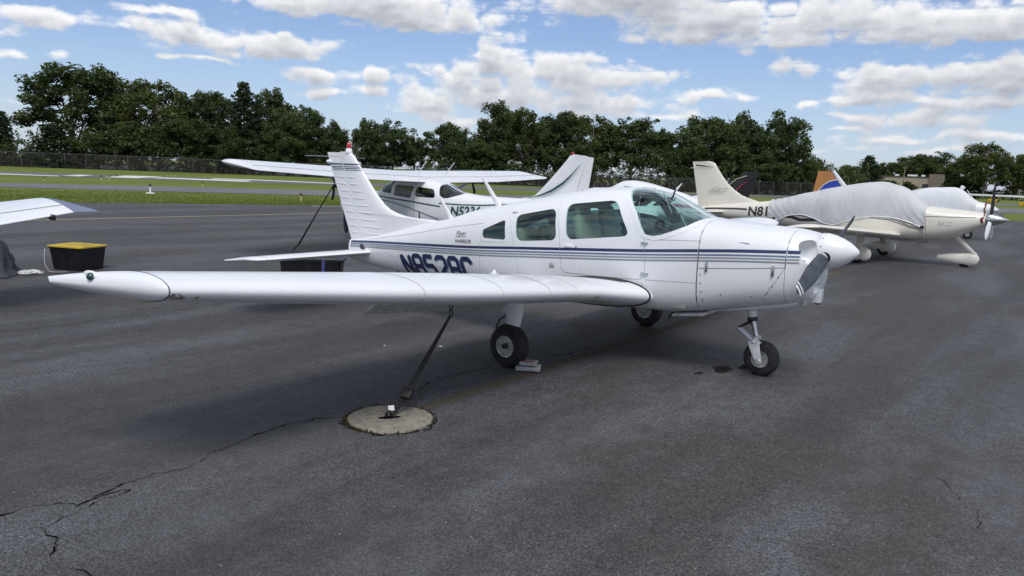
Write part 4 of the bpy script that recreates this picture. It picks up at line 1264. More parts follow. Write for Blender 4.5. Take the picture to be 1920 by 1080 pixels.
    for a in (1.15, 1.60, 2.05, 2.72, 3.55):
        P = [wing_pt(s * a, xc, h * 1.004 + .0005, s) for xc, h in AF[3:-6]]
        B().tube(P, .0016, 4, cap=False).build('skin_joint', 'seam_soft' if a != 2.05 else 'seam', wg)
    # walkway, seal, tank cap, stall warner
    v = []; f = []
    for i in range(9):
        for j, (a0, a1) in enumerate(((.60, .62), (.60, .98))):
            pass
    cols = 7; rows = 12
    for i in range(rows + 1):
        xc = .12 + .62 * i / rows
        for j in range(cols + 1):
            a = .585 + (.10 + .27 * min(1, i / 3.0)) * j / cols
            p = wing_pt(s * a, xc, af_h(xc) + .0018, s); v.append(p)
    for i in range(rows):
        for j in range(cols): f.append((i * (cols + 1) + j, i * (cols + 1) + j + 1, (i + 1) * (cols + 1) + j + 1, (i + 1) * (cols + 1) + j))
    mk('walkway', v, f, 'walkway', wg)
    P = [wing_pt(s * .572, xc, h * 1.01, s) for xc, h in AF if xc < .62]
    B().tube(P, .0115, 8).build('root_seal', 'rubber', wg)
    p = Vector(wing_pt(s * 1.95, .42, af_h(.42), s)); B().lathe([(0, .045), (.010, .043), (.014, .02), (.04, .012), (.042, .004)], p - Vector((0, 0, .002)), (0, 0, 1), 18).build('tank_cap', 'white', wg)
    p = Vector(wing_pt(s * 1.22, .012, -.012, s)); e = ellipsoid((p.x - .012, p.y, p.z), (.03, .06, .03), 12, 2); e.build('landing_lamp', 'alloy', wg)
    return wg
WR = build_wing(-1); WL = build_wing(1)
# chipped paint on the right tip
MAT['chip'] = mottled('bare_primer', (0.30, 0.29, 0.25), (0.20, 0.19, 0.17), 40, 0.8)
def tip_chip(a, xc, r, seed):
    rg_ = np.random.default_rng(seed); v = []; n = 14
    for k in range(n):
        t_ = 2 * math.pi * k / n; q = r * (.6 + .6 * rg_.random()); xx = min(max(xc + q * math.cos(t_) * .6, .001), .2)
        p = wing_pt(-(a + q * math.sin(t_) * .7), xx, af_h(xx, False) - .0028, -1); v.append(p)
    mk('paint_chip', v, [tuple(range(n))], 'chip', WR)
for a, xc, r, sd_ in ((5.235, .016, .05, 1), (5.20, .03, .03, 2), (5.255, .006, .02, 3), (5.12, .02, .015, 4)): tip_chip(a, xc, r, sd_)

# ------------------------------------------------------------------ tail
AS = airfoil(.11, 0.0, 11)
def surf(sections, name, mat, parent, af=AS, angle=40):
    """sections: (leading edge point, trailing edge point, thickness direction, thickness factor)"""
    rings = []
    for L_, T_, nd, k in sections:
        L_, T_, nd = np.array(L_), np.array(T_), np.array(nd, float); c = np.linalg.norm(T_ - L_)
        rings.append([tuple(L_ + (T_ - L_) * xc + nd * h * c * k) for xc, h in af])
    b = B(); b.loft(rings); return b.build(name, mat, parent, angle=angle)
finLE = ([.95, 1.215, 1.245, 1.258, 1.285, 1.336, 1.43, 1.596, 1.952, 2.05, 2.104], [-2.02, -2.08, -2.30, -2.80, -3.00, -3.19, -3.34, -3.515, -3.835, -3.925, -4.02])
hinge = lambda z: -3.70 - .41 * (z - .89)
rudTE = lambda z: -3.955 - .4285 * (z - .86)
def fin_half(z, f):
    """half thickness of the fin at fraction f of its chord"""
    return .0525 * (1.0 - .45 * (z - .88) / 1.2) * pchip([0, .015, .06, .25, .55, 1.0], [.0, .30, .62, 1.0, .96, .60], f)
FF = [0, .008, .02, .05, .10, .18, .28, .42, .58, .75, .9, 1.0]
rr_ = []
for z in (.88, 1.0, 1.12, 1.20, 1.225, 1.240, 1.248, 1.254, 1.26, 1.27, 1.285, 1.30, 1.34, 1.40, 1.50, 1.65, 1.80, 1.95, 2.04, 2.085, 2.10):
    le = pchip(*finLE, z); h0 = hinge(z)
    rr_.append([(le + (h0 - le) * f, fin_half(z, f), z) for f in FF] + [(le + (h0 - le) * f, -fin_half(z, f), z) for f in FF[:0:-1]])
b = B(); b.loft(rr_); fin = b.build('fin', 'white', W_, angle=60)
rs = []
AR = [(0.0, .0)]
for z in (.872, 1.2, 1.6, 2.0, 2.06, 2.088):
    h0 = hinge(z) - .006; t0 = fin_half(z, 1.0) * .97
    rs.append([(h0, -t0, z), (h0, t0, z), (h0 + (rudTE(z) - h0) * .5, t0 * .62, z), (rudTE(z), .003, z), (rudTE(z), -.003, z), (h0 + (rudTE(z) - h0) * .5, -t0 * .62, z)])
b = B(); b.loft(rs); rud = b.build('rudder', 'white', W_, angle=30)
for k in range(11):
    z = .98 + k * .096
    if z > 1.83: continue
    for s in (-1, 1):
        le = pchip(*finLE, z); h0 = hinge(z)
        L0 = max(.16, .50 - .40 * (z - .98)); L0 = min(L0, (le - h0) * .62)
        P = [(h0 + .03 + (L0 - .03) * k / 7, s * (fin_half(z, 1 - (.03 + (L0 - .03) * k / 7) / (le - h0)) + .0005), z) for k in range(8)]
        b = B(); b.tube(P, [.003, .0065, .0075, .0075, .0075, .0075, .0065, .003], 6); b.build('stiffening_bead', 'white', fin)
        b = B(); t0 = fin_half(z, 1.0) * .97; wr = h0 - .006 - rudTE(z); b.tube([(h0 - .03, s * t0 * .95, z), (h0 - .05, s * t0 * .92, z), (h0 - .006 - wr * .5, s * (t0 * .62 + .001), z), (rudTE(z) + .045, s * t0 * .16, z), (rudTE(z) + .03, s * t0 * .10, z)], [.003, .0065, .007, .006, .003], 6); b.build('stiffening_bead', 'white', rud)
for s in (-1, 1):
    for dz, wd, m in ((0, .020, 'navy'), (-.034, .012, 'navy'), (-.058, .012, 'navy'), (-.082, .013, 'grey_line')):
        z = 1.925 + dz; le = pchip(*finLE, z); h0 = hinge(z)
        P = [(le + (h0 - le) * f, s * (fin_half(z, f) + .0022)) for f in (.01, .03, .06, .1, .2, .3, .45, .6, .8, .985)]
        v = []; f_ = []
        for i, (x, y) in enumerate(P):
            v += [(x, y, z - wd * .5), (x, y, z + wd * .5)]
            if i: f_.append((2 * i - 2, 2 * i - 1, 2 * i + 1, 2 * i))
        mk('stripe', v, f_, m, fin)
        t0 = fin_half(z, 1.0) * .97
        P = [(h0 - .012, s * (t0 + .0008)), (h0 + (rudTE(z) - h0) * .5, s * (t0 * .62 + .0015)), (rudTE(z) + .004, s * .0052)]
        v = []; f_ = []
        for i, (x, y) in enumerate(P):
            v += [(x, y, z - wd * .5), (x, y, z + wd * .5)]
            if i: f_.append((2 * i - 2, 2 * i - 1, 2 * i + 1, 2 * i))
        mk('stripe', v, f_, m, rud)
b = B(); b.lathe([(0, .048), (.05, .044), (.06, .036)], (-4.03, 0, 2.085), n=18); bc = b.build('beacon_base', 'white', fin)
B().lathe([(0, .034), (.045, .033), (.07, .026), (.085, .012), (.09, .002)], (-4.03, 0, 2.146), n=18).build('beacon', 'red_lens', bc)
e = ellipsoid((-4.44, 0, 1.955), (.06, .03, .03), 12, 2); e.build('tail_light', 'white', rud)
for s in (-1, 1): B().tube([(-4.12, s * .01, 2.03), (-4.30, s * .55, 2.02)], .005, 6).build('navigation_antenna', 'steel', fin)
# stabilator
for s in (-1, 1):
    secs = []
    for a, xl, ch, k in ((.06, -3.44, .74, 1), (.4, -3.455, .735, 1), (1.4, -3.50, .71, 1), (1.78, -3.515, .70, 1), (1.87, -3.54, .66, .8), (1.915, -3.60, .57, .45), (1.93, -3.68, .44, .2)):
        z = .735 - .0 * a; secs.append(((xl, s * a, z), (xl - ch, s * a, z - .055), (0, 0, 1), k))
    st_ = surf(secs, 'stabilator', 'white', W_)
    P = [(-3.514 - .70 * xc, s * 1.76, .735 - .055 * xc + h * .72) for xc, h in AS]
    B().tube(P, .0025, 4, cap=False).build('tip_joint', 'seam_soft', st_)
    B().box((-3.62, s * .10, .79), (.10, .03, .05), Euler((0, rad(30), 0))).build('stabilator_slot', 'panel_black', fus)
b = B(); b.tube([(-3.05, 0, .52), (-3.0, 0, .46), (-2.94, 0, .455), (-2.92, 0, .52)], .008, 6); b.build('tail_ring', 'dark_metal', fus)

# antennas
for (x, dx, hgt, ch) in ((-2.10, -.20, .26, .09), (-1.34, -.26, .33, .10)):
    z = HW.ztop(x); b = B()
    b.loft([blade_ring((x + dx * f, 0, z - .01 + hgt * f), ch * (1 - .55 * f), .022 * (1 - .5 * f), (1, 0, 0), (0, 1, 0), 12) for f in (0, .25, .5, .75, .96, 1.0)])
    b.build('blade_antenna', 'white', fus)
z = HW.ztop(-2.62); b = B(); b.loft([blade_ring((-2.64 - .03 * f, 0, z - .02 + .20 * f), .05 * (1 - .7 * f), .012, (1, 0, 0), (0, 1, 0), 8) for f in (0, .5, 1)]); b.build('whip_antenna', 'panel_black', fus)
b = B(); b.tube([(.93, -.02, 1.715), (.955, -.02, 1.80)], .009, 8); b.build('temperature_probe', 'dark_metal', W_)

# ------------------------------------------------------------------ landing gear
for s in (-1, 1):
    y = s * 1.475
    lg = B(); rr = []
    for z, ch, tk, dx, dy in ((.80, .235, .14, .015, 0), (.66, .225, .135, .012, 0), (.54, .20, .12, .008, 0), (.44, .17, .10, .0, 0), (.36, .13, .08, -.01, 0), (.30, .10, .06, -.01, 0)):
        rr.append(blade_ring((.0 + dx, y + s * .005 + dy, z), ch, tk, (1, 0, 0), (0, 1, 0), 18))
    lg.loft(rr); leg = lg.build('main_strut', 'white', W_)
    b = B(); b.tube([(-.01, y, .34), (-.02, y, .225)], .035, 12); b.tube([(-.02, y - s * .02, .22), (-.02, s * 1.60, .218)], .028, 12); b.build('axle', 'dark_metal', leg)
    wheel(W_, (-.02, s * 1.505, .214), .216, .165, .50)
    b = B(); b.tube([(-.10, y, .50), (-.16, y + s * .02, .45), (-.185, y + s * .04, .37), (-.15, y + s * .045, .30)], .008, 6); b.build('brake_line', 'rubber', leg)
    B().box((-.10, s * 1.44, .25), (.10, .045, .09), bev=.01).build('brake_caliper', 'alloy', leg)
ng = B(); ng.tube([(1.835, 0, .70), (1.862, 0, .575)], .042, 16); nst = ng.build('nose_strut', 'white', W_)
b = B(); b.tube([(1.862, 0, .575), (1.868, 0, .535)], .050, 16); b.build('strut_collar', 'dark_metal', nst)
b = B(); b.tube([(1.868, 0, .54), (1.925, 0, .335)], .024, 16); b.build('oleo_piston', 'steel', nst)
b = B(); b.box((1.93, 0, .328), (.12, .11, .035), bev=.008); b.build('fork_head', 'alloy', nst)
for s in (-1, 1):
    b = B(); b.tube([(1.855, s * .02, .53), (1.735, s * .028, .452)], [.016, .010], 8); b.build('torque_link', 'dark_metal', nst)
    b = B(); b.tube([(1.735, s * .028, .452), (1.895, s * .02, .335)], [.010, .014], 8); b.build('torque_link', 'white', nst)
    b = B(); b.loft([blade_ring((1.915 + .072 * f, s * (.055 + .038 * min(1, f * 4)), .345 - .20 * f), .115 * (1 - .42 * f), .013, (1, 0, .2), (0, 1, 0), 12) for f in (0, .08, .2, .4, .6, .8, .95, 1.04)]); b.build('fork_leg', 'dirty_white', nst)
    B().lathe([(0, .034), (.02, .034), (.03, .022)], (1.985, s * .085, .152), (0, s, 0), 16).build('axle_nut', 'alloy', nst)
b = B(); b.tube([(1.915, -.09, .33), (1.925, -.05, .372), (1.93, .05, .372), (1.92, .09, .33)], .02, 8); b.build('fork_bridge', 'dirty_white', nst)
wheel(W_, (1.985, 0, .176), .179, .135, .48)
# belly fittings
b = B(); b.tube([(1.15, -.30, .56), (1.10, -.30, .49)], .012, 6); b.build('fuel_drain', 'dark_metal', fus)
b = B(); b.tube([(.55, -.60, .66), (.55, -.60, .60)], .03, 10); b.build('sump_drain', 'dark_metal', WR)
B().box((1.30, 0, .555), (.34, .62, .03), Euler((0, rad(-8), 0)), bev=.008).build('belly_panel', 'dirty_white', fus)

# ================================================================== the other airplanes
def side_text(h, txt, size, x0, z0, name, mat, parent, slope=0.0, shear=0.0, flip=False, bold=0.0, step=.08, width=1.0):
    """lettering on the hull's side that faces the runway row (-y); flip: nose points to -x, the text still reads left to right"""
    text_mesh(txt, size, lambda u, v: h.on(x0 + u, z0 + slope * u + v, -1, .003), name, mat, parent, shear=shear, step=step, bold=bold, width=width)

def lens_wing(parent, name, mat, root, mid, tip, dirn, cap=None, capmat='white', t=.13, inc=.055, tap=.34):
    """root, mid, tip: (y, leading edge x, trailing edge x, z); dirn +1/-1 is the nose direction along x"""
    af = airfoil(t, .018, 13)
    def ring(y, xl, xt, z, k=1.0):
        c = abs(xl - xt)
        return [(xl + (xt - xl) * q, y, z + h * c * k - inc * q * c) for q, h in af]
    b = B(); b.loft([ring(*root), ring(*mid), ring(*tip)]); o = b.build(name, mat, parent)
    y, xl, xt, z = tip; s = 1 if tip[0] > root[0] else -1
    rr = []
    for k in range(7):
        q = k / 6; c = abs(xl - xt) * tap * q ** 2.2; rr.append(ring(y + s * (.004 + (cap or .22) * q), xl - dirn * c, xt + dirn * c * .12, z - .015 * q ** 2 + .004 * q, 1 - .80 * q ** 2))
    b = B(); b.loft(rr); b.build('wing_tip', capmat, o)
    for q in (.74,):
        P = []
        for (a, c2) in ((root, mid), (mid, tip)):
            for k in range(6):
                f = k / 5; y = a[0] + (c2[0] - a[0]) * f; xl_ = a[1] + (c2[1] - a[1]) * f; xt_ = a[2] + (c2[2] - a[2]) * f; z_ = a[3] + (c2[3] - a[3]) * f; c = abs(xl_ - xt_)
                h = 5 * t * (0.2969 * math.sqrt(q) - 0.1260 * q - 0.3516 * q**2 + 0.2843 * q**3 - 0.1015 * q**4) + .018 * 4 * q * (1 - q)
                P.append((xl_ + (xt_ - xl_) * q, y, z_ + h * c - inc * q * c + .004))
        B().tube(P, .007, 4).build('hinge_joint', 'seam_soft', o)
    return o

def tail_fin(parent, le, te, yc, t, name='fin', mat='white', mats=None):
    """le, te: matching lists of (x, z)"""
    rr = []
    for (xl, zl), (xt, zt) in zip(le, te):
        c = abs(xl - xt); rr.append([(xl + (xt - xl) * q, yc + h * t / .11, zl + (zt - zl) * q) for q, h in AS])
    b = B(); b.loft(rr); return b.build(name, mat, parent)

def prop(parent, c, ax, R, n, a0, ch, mats, sp_len, sp_r, sp_mat):
    ax = Vector(ax).normalized(); c = Vector(c)
    B().lathe([(0, sp_r), (sp_len * .12, sp_r), (sp_len * .4, sp_r * .80), (sp_len * .7, sp_r * .46), (sp_len * .92, sp_r * .14), (sp_len, .006)], c, ax, 28).build('spinner', sp_mat, parent)
    for k in range(n):
        a = a0 + 2 * math.pi * k / n; d = Vector((0, math.cos(a), math.sin(a))); q = ax.cross(d).normalized(); rr = []
        for f in (0, .12, .3, .5, .7, .85, .95, 1.0):
            w_ = ch * (.75 + .45 * math.sin(f * 2.4)) * (1 if f < .9 else (.75 if f < 1 else .3)); tw = rad(50 - 33 * f)
            rr.append(blade_ring(c + ax * sp_r * .5 + d * (sp_r * .6 + (R - sp_r * .6) * f), w_, .035 * (1 - f) + .010, q * math.cos(tw) + ax * math.sin(tw), ax * math.cos(tw) - q * math.sin(tw), 10))
        b = B(); b.loft(rr); b.build('propeller_blade', mats[k % len(mats)], parent)

# ------------------------------------------------------------------ high-wing airplane, nose to the runway
CY = 6.64
HC = Hull([(-11.45, 1.14, .76, .24, .95, 2.5, 2.5), (-11.25, 1.21, .64, .40, .95, 2.8, 3), (-10.6, 1.27, .55, .47, .95, 2.8, 3.2), (-9.98, 1.32, .52, .50, .98, 3, 3.6),
           (-9.55, 1.60, .50, .51, 1.0, 3.2, 4), (-9.2, 1.70, .50, .515, 1.0, 3.6, 4), (-8.35, 1.67, .50, .515, 1.0, 3.4, 4), (-7.95, 1.575, .52, .49, 1.0, 3.0, 3.6),
           (-7.45, 1.40, .55, .43, .98, 2.6, 3.2), (-6.6, 1.335, .63, .335, .99, 2.4, 3), (-5.5, 1.335, .75, .20, 1.05, 2.3, 2.6), (-4.3, 1.30, .92, .08, 1.1, 2.2, 2.3), (-3.98, 1.27, .97, .05, 1.1, 2.2, 2.2)], CY)
C_ = thing('high_wing_airplane', 'white high-wing propeller airplane with dark green lines, wing strapped to the ground', 'airplane', (-8.6, CY, 0))
cw = [round_poly([(-9.20, 1.50), (-9.22, 1.235), (-8.66, 1.195), (-8.58, 1.49)], .05), round_poly([(-8.50, 1.485), (-8.53, 1.235), (-7.90, 1.235), (-7.98, 1.44)], .09), [(-9.90, 1.9), (-9.86, 1.40), (-9.62, 1.30), (-9.33, 1.28), (-9.28, 1.56), (-9.36, 1.9)], [(-7.93, 1.9), (-7.93, 1.56), (-7.80, 1.30), (-7.70, 1.245), (-7.58, 1.245), (-7.30, 1.34), (-7.1, 1.9)]]
me = boolean(HC.loft(-11.45, -3.98, 70, 56), [prism_y(p, CY - .9, CY + .9) for p in cw], 'DIFFERENCE', .02, ['white_b', 'panel_black'])
cf = put('fuselage', me, None, C_, 25)
ph = HC.loft(-11.3, -4.1, 60, 56, inset=.006)
for i, p in enumerate(cw):
    sides = ((-.9, -.03), (.03, .9)) if i < 2 else ((-.9, .9),)
    for a, c in sides:
        me = boolean(ph, [prism_y(grow(p, .012), CY + a, CY + c)], 'INTERSECT', .004)
        put(('side_window', 'side_window', 'windscreen', 'rear_window')[i], me, 'glass_clear', C_)
for (x0, x1, nm) in ((-7.93, -7.32, 'rear_window_strip'),):
    rr = []
    for k in range(9):
        x = x0 + (x1 - x0) * k / 8; z = HC.ztop(x, CY); rr.append([(x, CY - .02, z + .004), (x, CY + .02, z + .004), (x, CY + .02, z - .012), (x, CY - .02, z - .012)])
    b = B(); b.loft(rr); b.build(nm, 'white_b', C_)
for s in (-1, 1):
    lens_wing(C_, 'wing', 'white_b', (CY + s * .02, -9.82, -8.30, 1.775), (CY + s * 2.5, -9.82, -8.30, 1.83), (CY + s * 4.85, -9.66, -8.46, 1.90), -1, .30, 'white_b', .115, .125)
    b = B(); b.loft([blade_ring((-9.35 + .10 * f, CY + s * (.50 + 2.15 * f), .78 + .93 * f), .13, .05, (1, 0, 0), (0, .4, .9), 10) for f in (0, 1)]); b.build('wing_strut', 'white_b', C_)
    b = B(); b.loft([blade_ring((-8.85, CY + s * (.45 + .70 * f), .56 - .36 * f), .10, .03, (1, 0, 0), (0, .4, .9), 10) for f in (0, 1)]); b.build('gear_leg', 'white_b', C_)
    wheel(C_, (-8.85, CY + s * 1.18, .20), .20, .15)
    surf([((-4.95, CY + s * .05, 1.20), (-4.02, CY + s * .05, 1.17), (0, 0, 1), 1), ((-4.75, CY + s * 1.55, 1.20), (-4.05, CY + s * 1.55, 1.17), (0, 0, 1), .9), ((-4.6, CY + s * 1.62, 1.20), (-4.1, CY + s * 1.62, 1.17), (0, 0, 1), .3)], 'stabiliser', 'white_b', C_)
b = B(); b.tube([(-10.75, CY, .58), (-10.85, CY, .16)], .04, 12); b.build('nose_strut', 'white_b', C_)
wheel(C_, (-10.85, CY, .175), .175, .13)
zs = [1.18, 1.30, 1.345, 1.37, 1.42, 1.55, 1.9, 2.20, 2.30, 2.335]
xl = [-6.1, -6.0, -5.72, -5.52, -5.38, -5.23, -4.88, -4.60, -4.52, -4.42]
xt = [-4.42 + .30 * (z - 1.2) for z in zs]
fn = tail_fin(C_, list(zip(xl, zs)), [(a, z - .04 * max(0, z - 1.5)) for a, z in zip(xt, zs)], CY, .05)
zr = [1.16, 1.5, 1.9, 2.2, 2.29]
tail_fin(C_, [(-4.41 + .30 * (z - 1.2), z) for z in zr], [(-4.08 + .14 * (z - 1.2), z - .02) for z in zr], CY, .028, 'rudder', 'white_b')
B().lathe([(0, .03), (.04, .028), (.055, .006)], (-4.45, CY, 2.33), n=12).build('beacon', 'red_lens', fn)
def fin_swoosh(pts, mat, y):
    v = []; f = []
    for i, (x, z, wd) in enumerate(pts):
        v += [(x, y, z - wd), (x, y, z + wd)]
        if i: f.append((2 * i - 2, 2 * i - 1, 2 * i + 1, 2 * i))
    mk('swoosh', v, f, mat, fn)
fin_swoosh([(-5.55, 1.345, .004), (-5.2, 1.43, .016), (-4.9, 1.55, .026), (-4.62, 1.72, .030), (-4.42, 1.90, .022), (-4.28, 2.05, .012), (-4.17, 2.16, .002)], 'green', CY - .058)
fin_swoosh([(-4.40, 1.40, .004), (-4.25, 1.48, .018), (-4.12, 1.62, .004)], 'grey_line', CY - .036)
for (x0, y0, z0, x1, z1) in ((-8.51, 6.2, 1.79, -8.23, 2.09), (-8.26, 6.9, 1.79, -7.96, 2.083)):
    B().tube([(x0, y0, z0 - .02), (x1, y0, z1)], .011, 6).build('rod_antenna', 'white_b', C_)
ribbon_on(HC, [(-9.75, 1.20), (-9.4, 1.165), (-8.6, 1.115), (-7.95, 1.06), (-7.75, 1.045)], .034, 'stripe', 'green', cf, -1, .003, 8)
ribbon_on(HC, [(-9.75, 1.12), (-9.35, 1.075), (-8.7, .965), (-8.1, .82), (-7.8, .74)], .034, 'stripe', 'grey_line', cf, -1, .003, 8)
ribbon_on(HC, [(-7.78, 1.12), (-7.2, 1.115), (-6.6, 1.135), (-6.0, 1.185), (-5.75, 1.21)], .030, 'stripe', 'green', cf, -1, .003, 8)
side_text(HC, 'N5236', .30, -7.47, .85, 'registration', 'green', cf, .05, .12, bold=.010)
ribbon_on(HC, [(-8.54, 1.50), (-8.56, 1.0), (-8.52, .60)], .008, 'door_joint', 'seam', cf, -1, .003, 8)
ribbon_on(HC, [(-9.24, 1.50), (-9.25, 1.0), (-9.1, .62)], .006, 'door_joint', 'seam_soft', cf, -1, .003, 8)
for x in (-9.05, -8.3):
    for s in (-1, 1):
        b = B(); b.box((x, CY + s * .24, .95), (.12, .42, .75), bev=.05); b.box((x - .22, CY + s * .24, .72), (.45, .42, .14), bev=.05); b.build('seat', 'panel_black', C_)
prop(C_, (-11.46, CY, .95), (-1, 0, 0), .85, 2, 1.62, .12, ['prop_grey'], .26, .15, 'white_b')

# tie-down strap of the high-wing airplane
def strap(name, pts, wd, mat, parent=None, label=None, cat=None, th=.004, face=(1, 0, 0)):
    b = B(); rr = []
    P = [Vector(p) for p in pts]
    for i, p in enumerate(P):
        d = (P[min(i + 1, len(P) - 1)] - P[max(i - 1, 0)]).normalized(); u = d.cross(Vector(face)).normalized(); n = d.cross(u)
        w_ = wd[i] if isinstance(wd, (list, tuple)) else wd
        rr.append([p + u * w_ * .5 + n * th * .5, p + u * w_ * .5 - n * th * .5, p - u * w_ * .5 - n * th * .5, p - u * w_ * .5 + n * th * .5])
    b.loft(rr); o = b.build(name, mat, parent, smooth=False)
    if label: tag(o, label, cat)
    return o
ts = thing('wing_strap', 'thin black strap tying down the wing of the high-wing airplane', 'strap', (-9.5, 3.35, .03))
strap('webbing', [(-8.95, 3.95, 1.72), (-8.85, 3.92, 1.50), (-9.1, 3.72, .95), (-9.42, 3.42, .16)], [.03, .028, .03, .05], 'webbing', ts)
strap('loose_end', [(-8.86, 3.92, 1.48), (-8.80, 3.86, 1.30), (-8.82, 3.84, 1.16)], .07, 'webbing', ts)
strap('loose_end', [(-8.86, 3.94, 1.48), (-8.74, 4.0, 1.38), (-8.74, 4.01, 1.26)], .07, 'webbing', ts)
B().tube([(-9.42, 3.42, .16), (-9.48, 3.37, .08), (-9.52, 3.34, .03)], .018, 8).build('hook', 'dark_metal', ts)
s2 = strap('hanging_strap', [(-9.7, 9.78, 1.72), (-9.72, 9.80, 1.5), (-9.68, 9.83, 1.35), (-9.69, 9.82, 1.14)], [.05, .08, .12, .10], 'webbing', None, 'black strap dangling below the far wing of the high-wing airplane', 'strap')
MAT['concrete'] = mottled('tan_concrete', (0.32, 0.29, 0.23), (0.19, 0.175, 0.145), 26, 0.92, bump=.8, bscale=120, detail=9)
MAT['dark_concrete'] = mottled('grey_concrete', (0.085, 0.085, 0.085), (0.06, 0.06, 0.06), 7, 0.92, bump=.3, bscale=80)
ad = B().lathe([(0.001, .42), (.012, .42), (.014, .38)], (-9.6, 3.55, 0), n=32).build('tie_down_plate', 'dark_concrete'); tag(ad, 'flat grey round plate holding the strap of the high-wing airplane', 'ground anchor')

MAT['faint_grey'] = paint('faint_grey_paint', (0.50, 0.49, 0.46), 0.1)
# ------------------------------------------------------------------ cream airplane under a grey cover
NY = 14.7
HN = Hull([(-5.05, 1.06, .92, .03, .99, 2, 2), (-4.75, 1.12, .86, .10, 1.0, 2.2, 2.2), (-3.76, 1.265, .80, .22, 1.02, 2.3, 2.4), (-2.70, 1.40, .74, .34, 1.05, 2.4, 2.7), (-1.70, 1.66, .66, .47, 1.08, 2.6, 3), (-.70, 1.90, .60, .575, 1.12, 2.6, 3.4),
           (.13, 2.02, .575, .61, 1.14, 2.6, 3.6), (.60, 1.93, .575, .605, 1.14, 2.6, 3.6), (.95, 1.74, .58, .595, 1.14, 2.8, 3.6), (1.25, 1.49, .60, .57, 1.14, 3, 3.4), (1.55, 1.455, .64, .535, 1.14, 2.7, 3.1), (2.0, 1.425, .77, .45, 1.16, 2.5, 2.8), (2.35, 1.395, .93, .35, 1.18, 2.4, 2.5), (2.56, 1.365, 1.06, .25, 1.20, 2.3, 2.3)], NY)
N_ = thing('covered_airplane', 'cream low-wing airplane wrapped in a grey fabric cover, nose wheel in a long fairing', 'airplane', (0, NY, 0))
b = HN.loft(-5.05, 2.56, 70, 48); nf = b.build('fuselage', 'cream', N_)
zs = [.95, 1.20, 1.30, 1.364, 1.43, 1.509, 1.65, 1.816, 2.05, 2.318, 2.40, 2.45, 2.462]
xl = [-2.6, -2.7, -2.9, -3.132, -3.38, -3.60, -3.83, -4.03, -4.23, -4.42, -4.48, -4.57, -4.68]
nfin = tail_fin(N_, list(zip(xl, zs)), [(-4.87 - .215 * (z - .98), z - .02) for z in zs], NY, .055, 'fin', 'cream')
v = lambda pts, nm, m, y: mk(nm, [(x, y, z) for x, z in pts], [tuple(range(len(pts)))], m, nfin)
v([(-5.06, 2.315), (-4.50, 2.285), (-4.44, 2.275), (-4.55, 2.300), (-4.80, 2.335), (-5.06, 2.36)], 'fin_stripe', 'charcoal', NY - .058)
for pts in ([(-4.60, 1.62), (-4.45, 1.66), (-4.35, 1.62), (-4.15, 1.68), (-4.0, 1.70)], [(-4.60, 1.56), (-4.40, 1.58), (-4.22, 1.56), (-4.05, 1.62)], [(-4.50, 1.68), (-4.30, 1.70), (-4.22, 1.63)]):
    B().tube([(x, NY - .060, z) for x, z in pts], .006, 4).build('bird_emblem_line', 'grey_line', nfin)
B().tube([(-5.06, NY, 2.25), (-5.22, NY - .05, 2.25)], .008, 6).build('antenna', 'cream', nfin)
ribbon_on(HN, [(-4.66, 1.065), (-4.4, 1.085), (-4.0, 1.105), (-3.6, 1.12), (-3.32, 1.12)], [.05] * 1, 'stripe', 'charcoal', nf, -1, .003, 8)
side_text(HN, 'N81', .36, -3.29, .945, 'registration', 'charcoal', nf, .06, bold=.011)
ribbon_on(HN, [(-2.62, .985), (-2.30, 1.01), (-2.0, .99), (-1.75, .93), (-1.45, .95), (-1.15, .99)], .085, 'swoosh', 'charcoal', nf, -1, .003, 10)
ribbon_on(HN, [(-1.9, 1.06), (-1.55, 1.02), (-1.2, 1.05)], .02, 'swoosh', 'charcoal', nf, -1, .003, 10)
for z0, z1 in ((1.11, .95), (1.14, 1.01), (1.05, .92)): ribbon_on(HN, [(.05, z0 + .06), (.5, z0 + .03), (1.0, z1), (1.22, z1 - .03)], .016, 'stripe', 'charcoal', nf, -1, .003, 10)
ribbon_on(HN, [(1.30, 1.225), (1.9, 1.238), (2.36, 1.262)], .014, 'stripe', 'charcoal', nf, -1, .003, 10)
side_text(HN, 'SR22', .15, 1.58, 1.01, 'model_name', 'faint_grey', nf, .02, .1)
ribbon_on(HN, [(1.30, 1.47), (1.30, 1.2), (1.36, .66)], .010, 'panel_joint', 'seam', nf, -1, .002, 10)
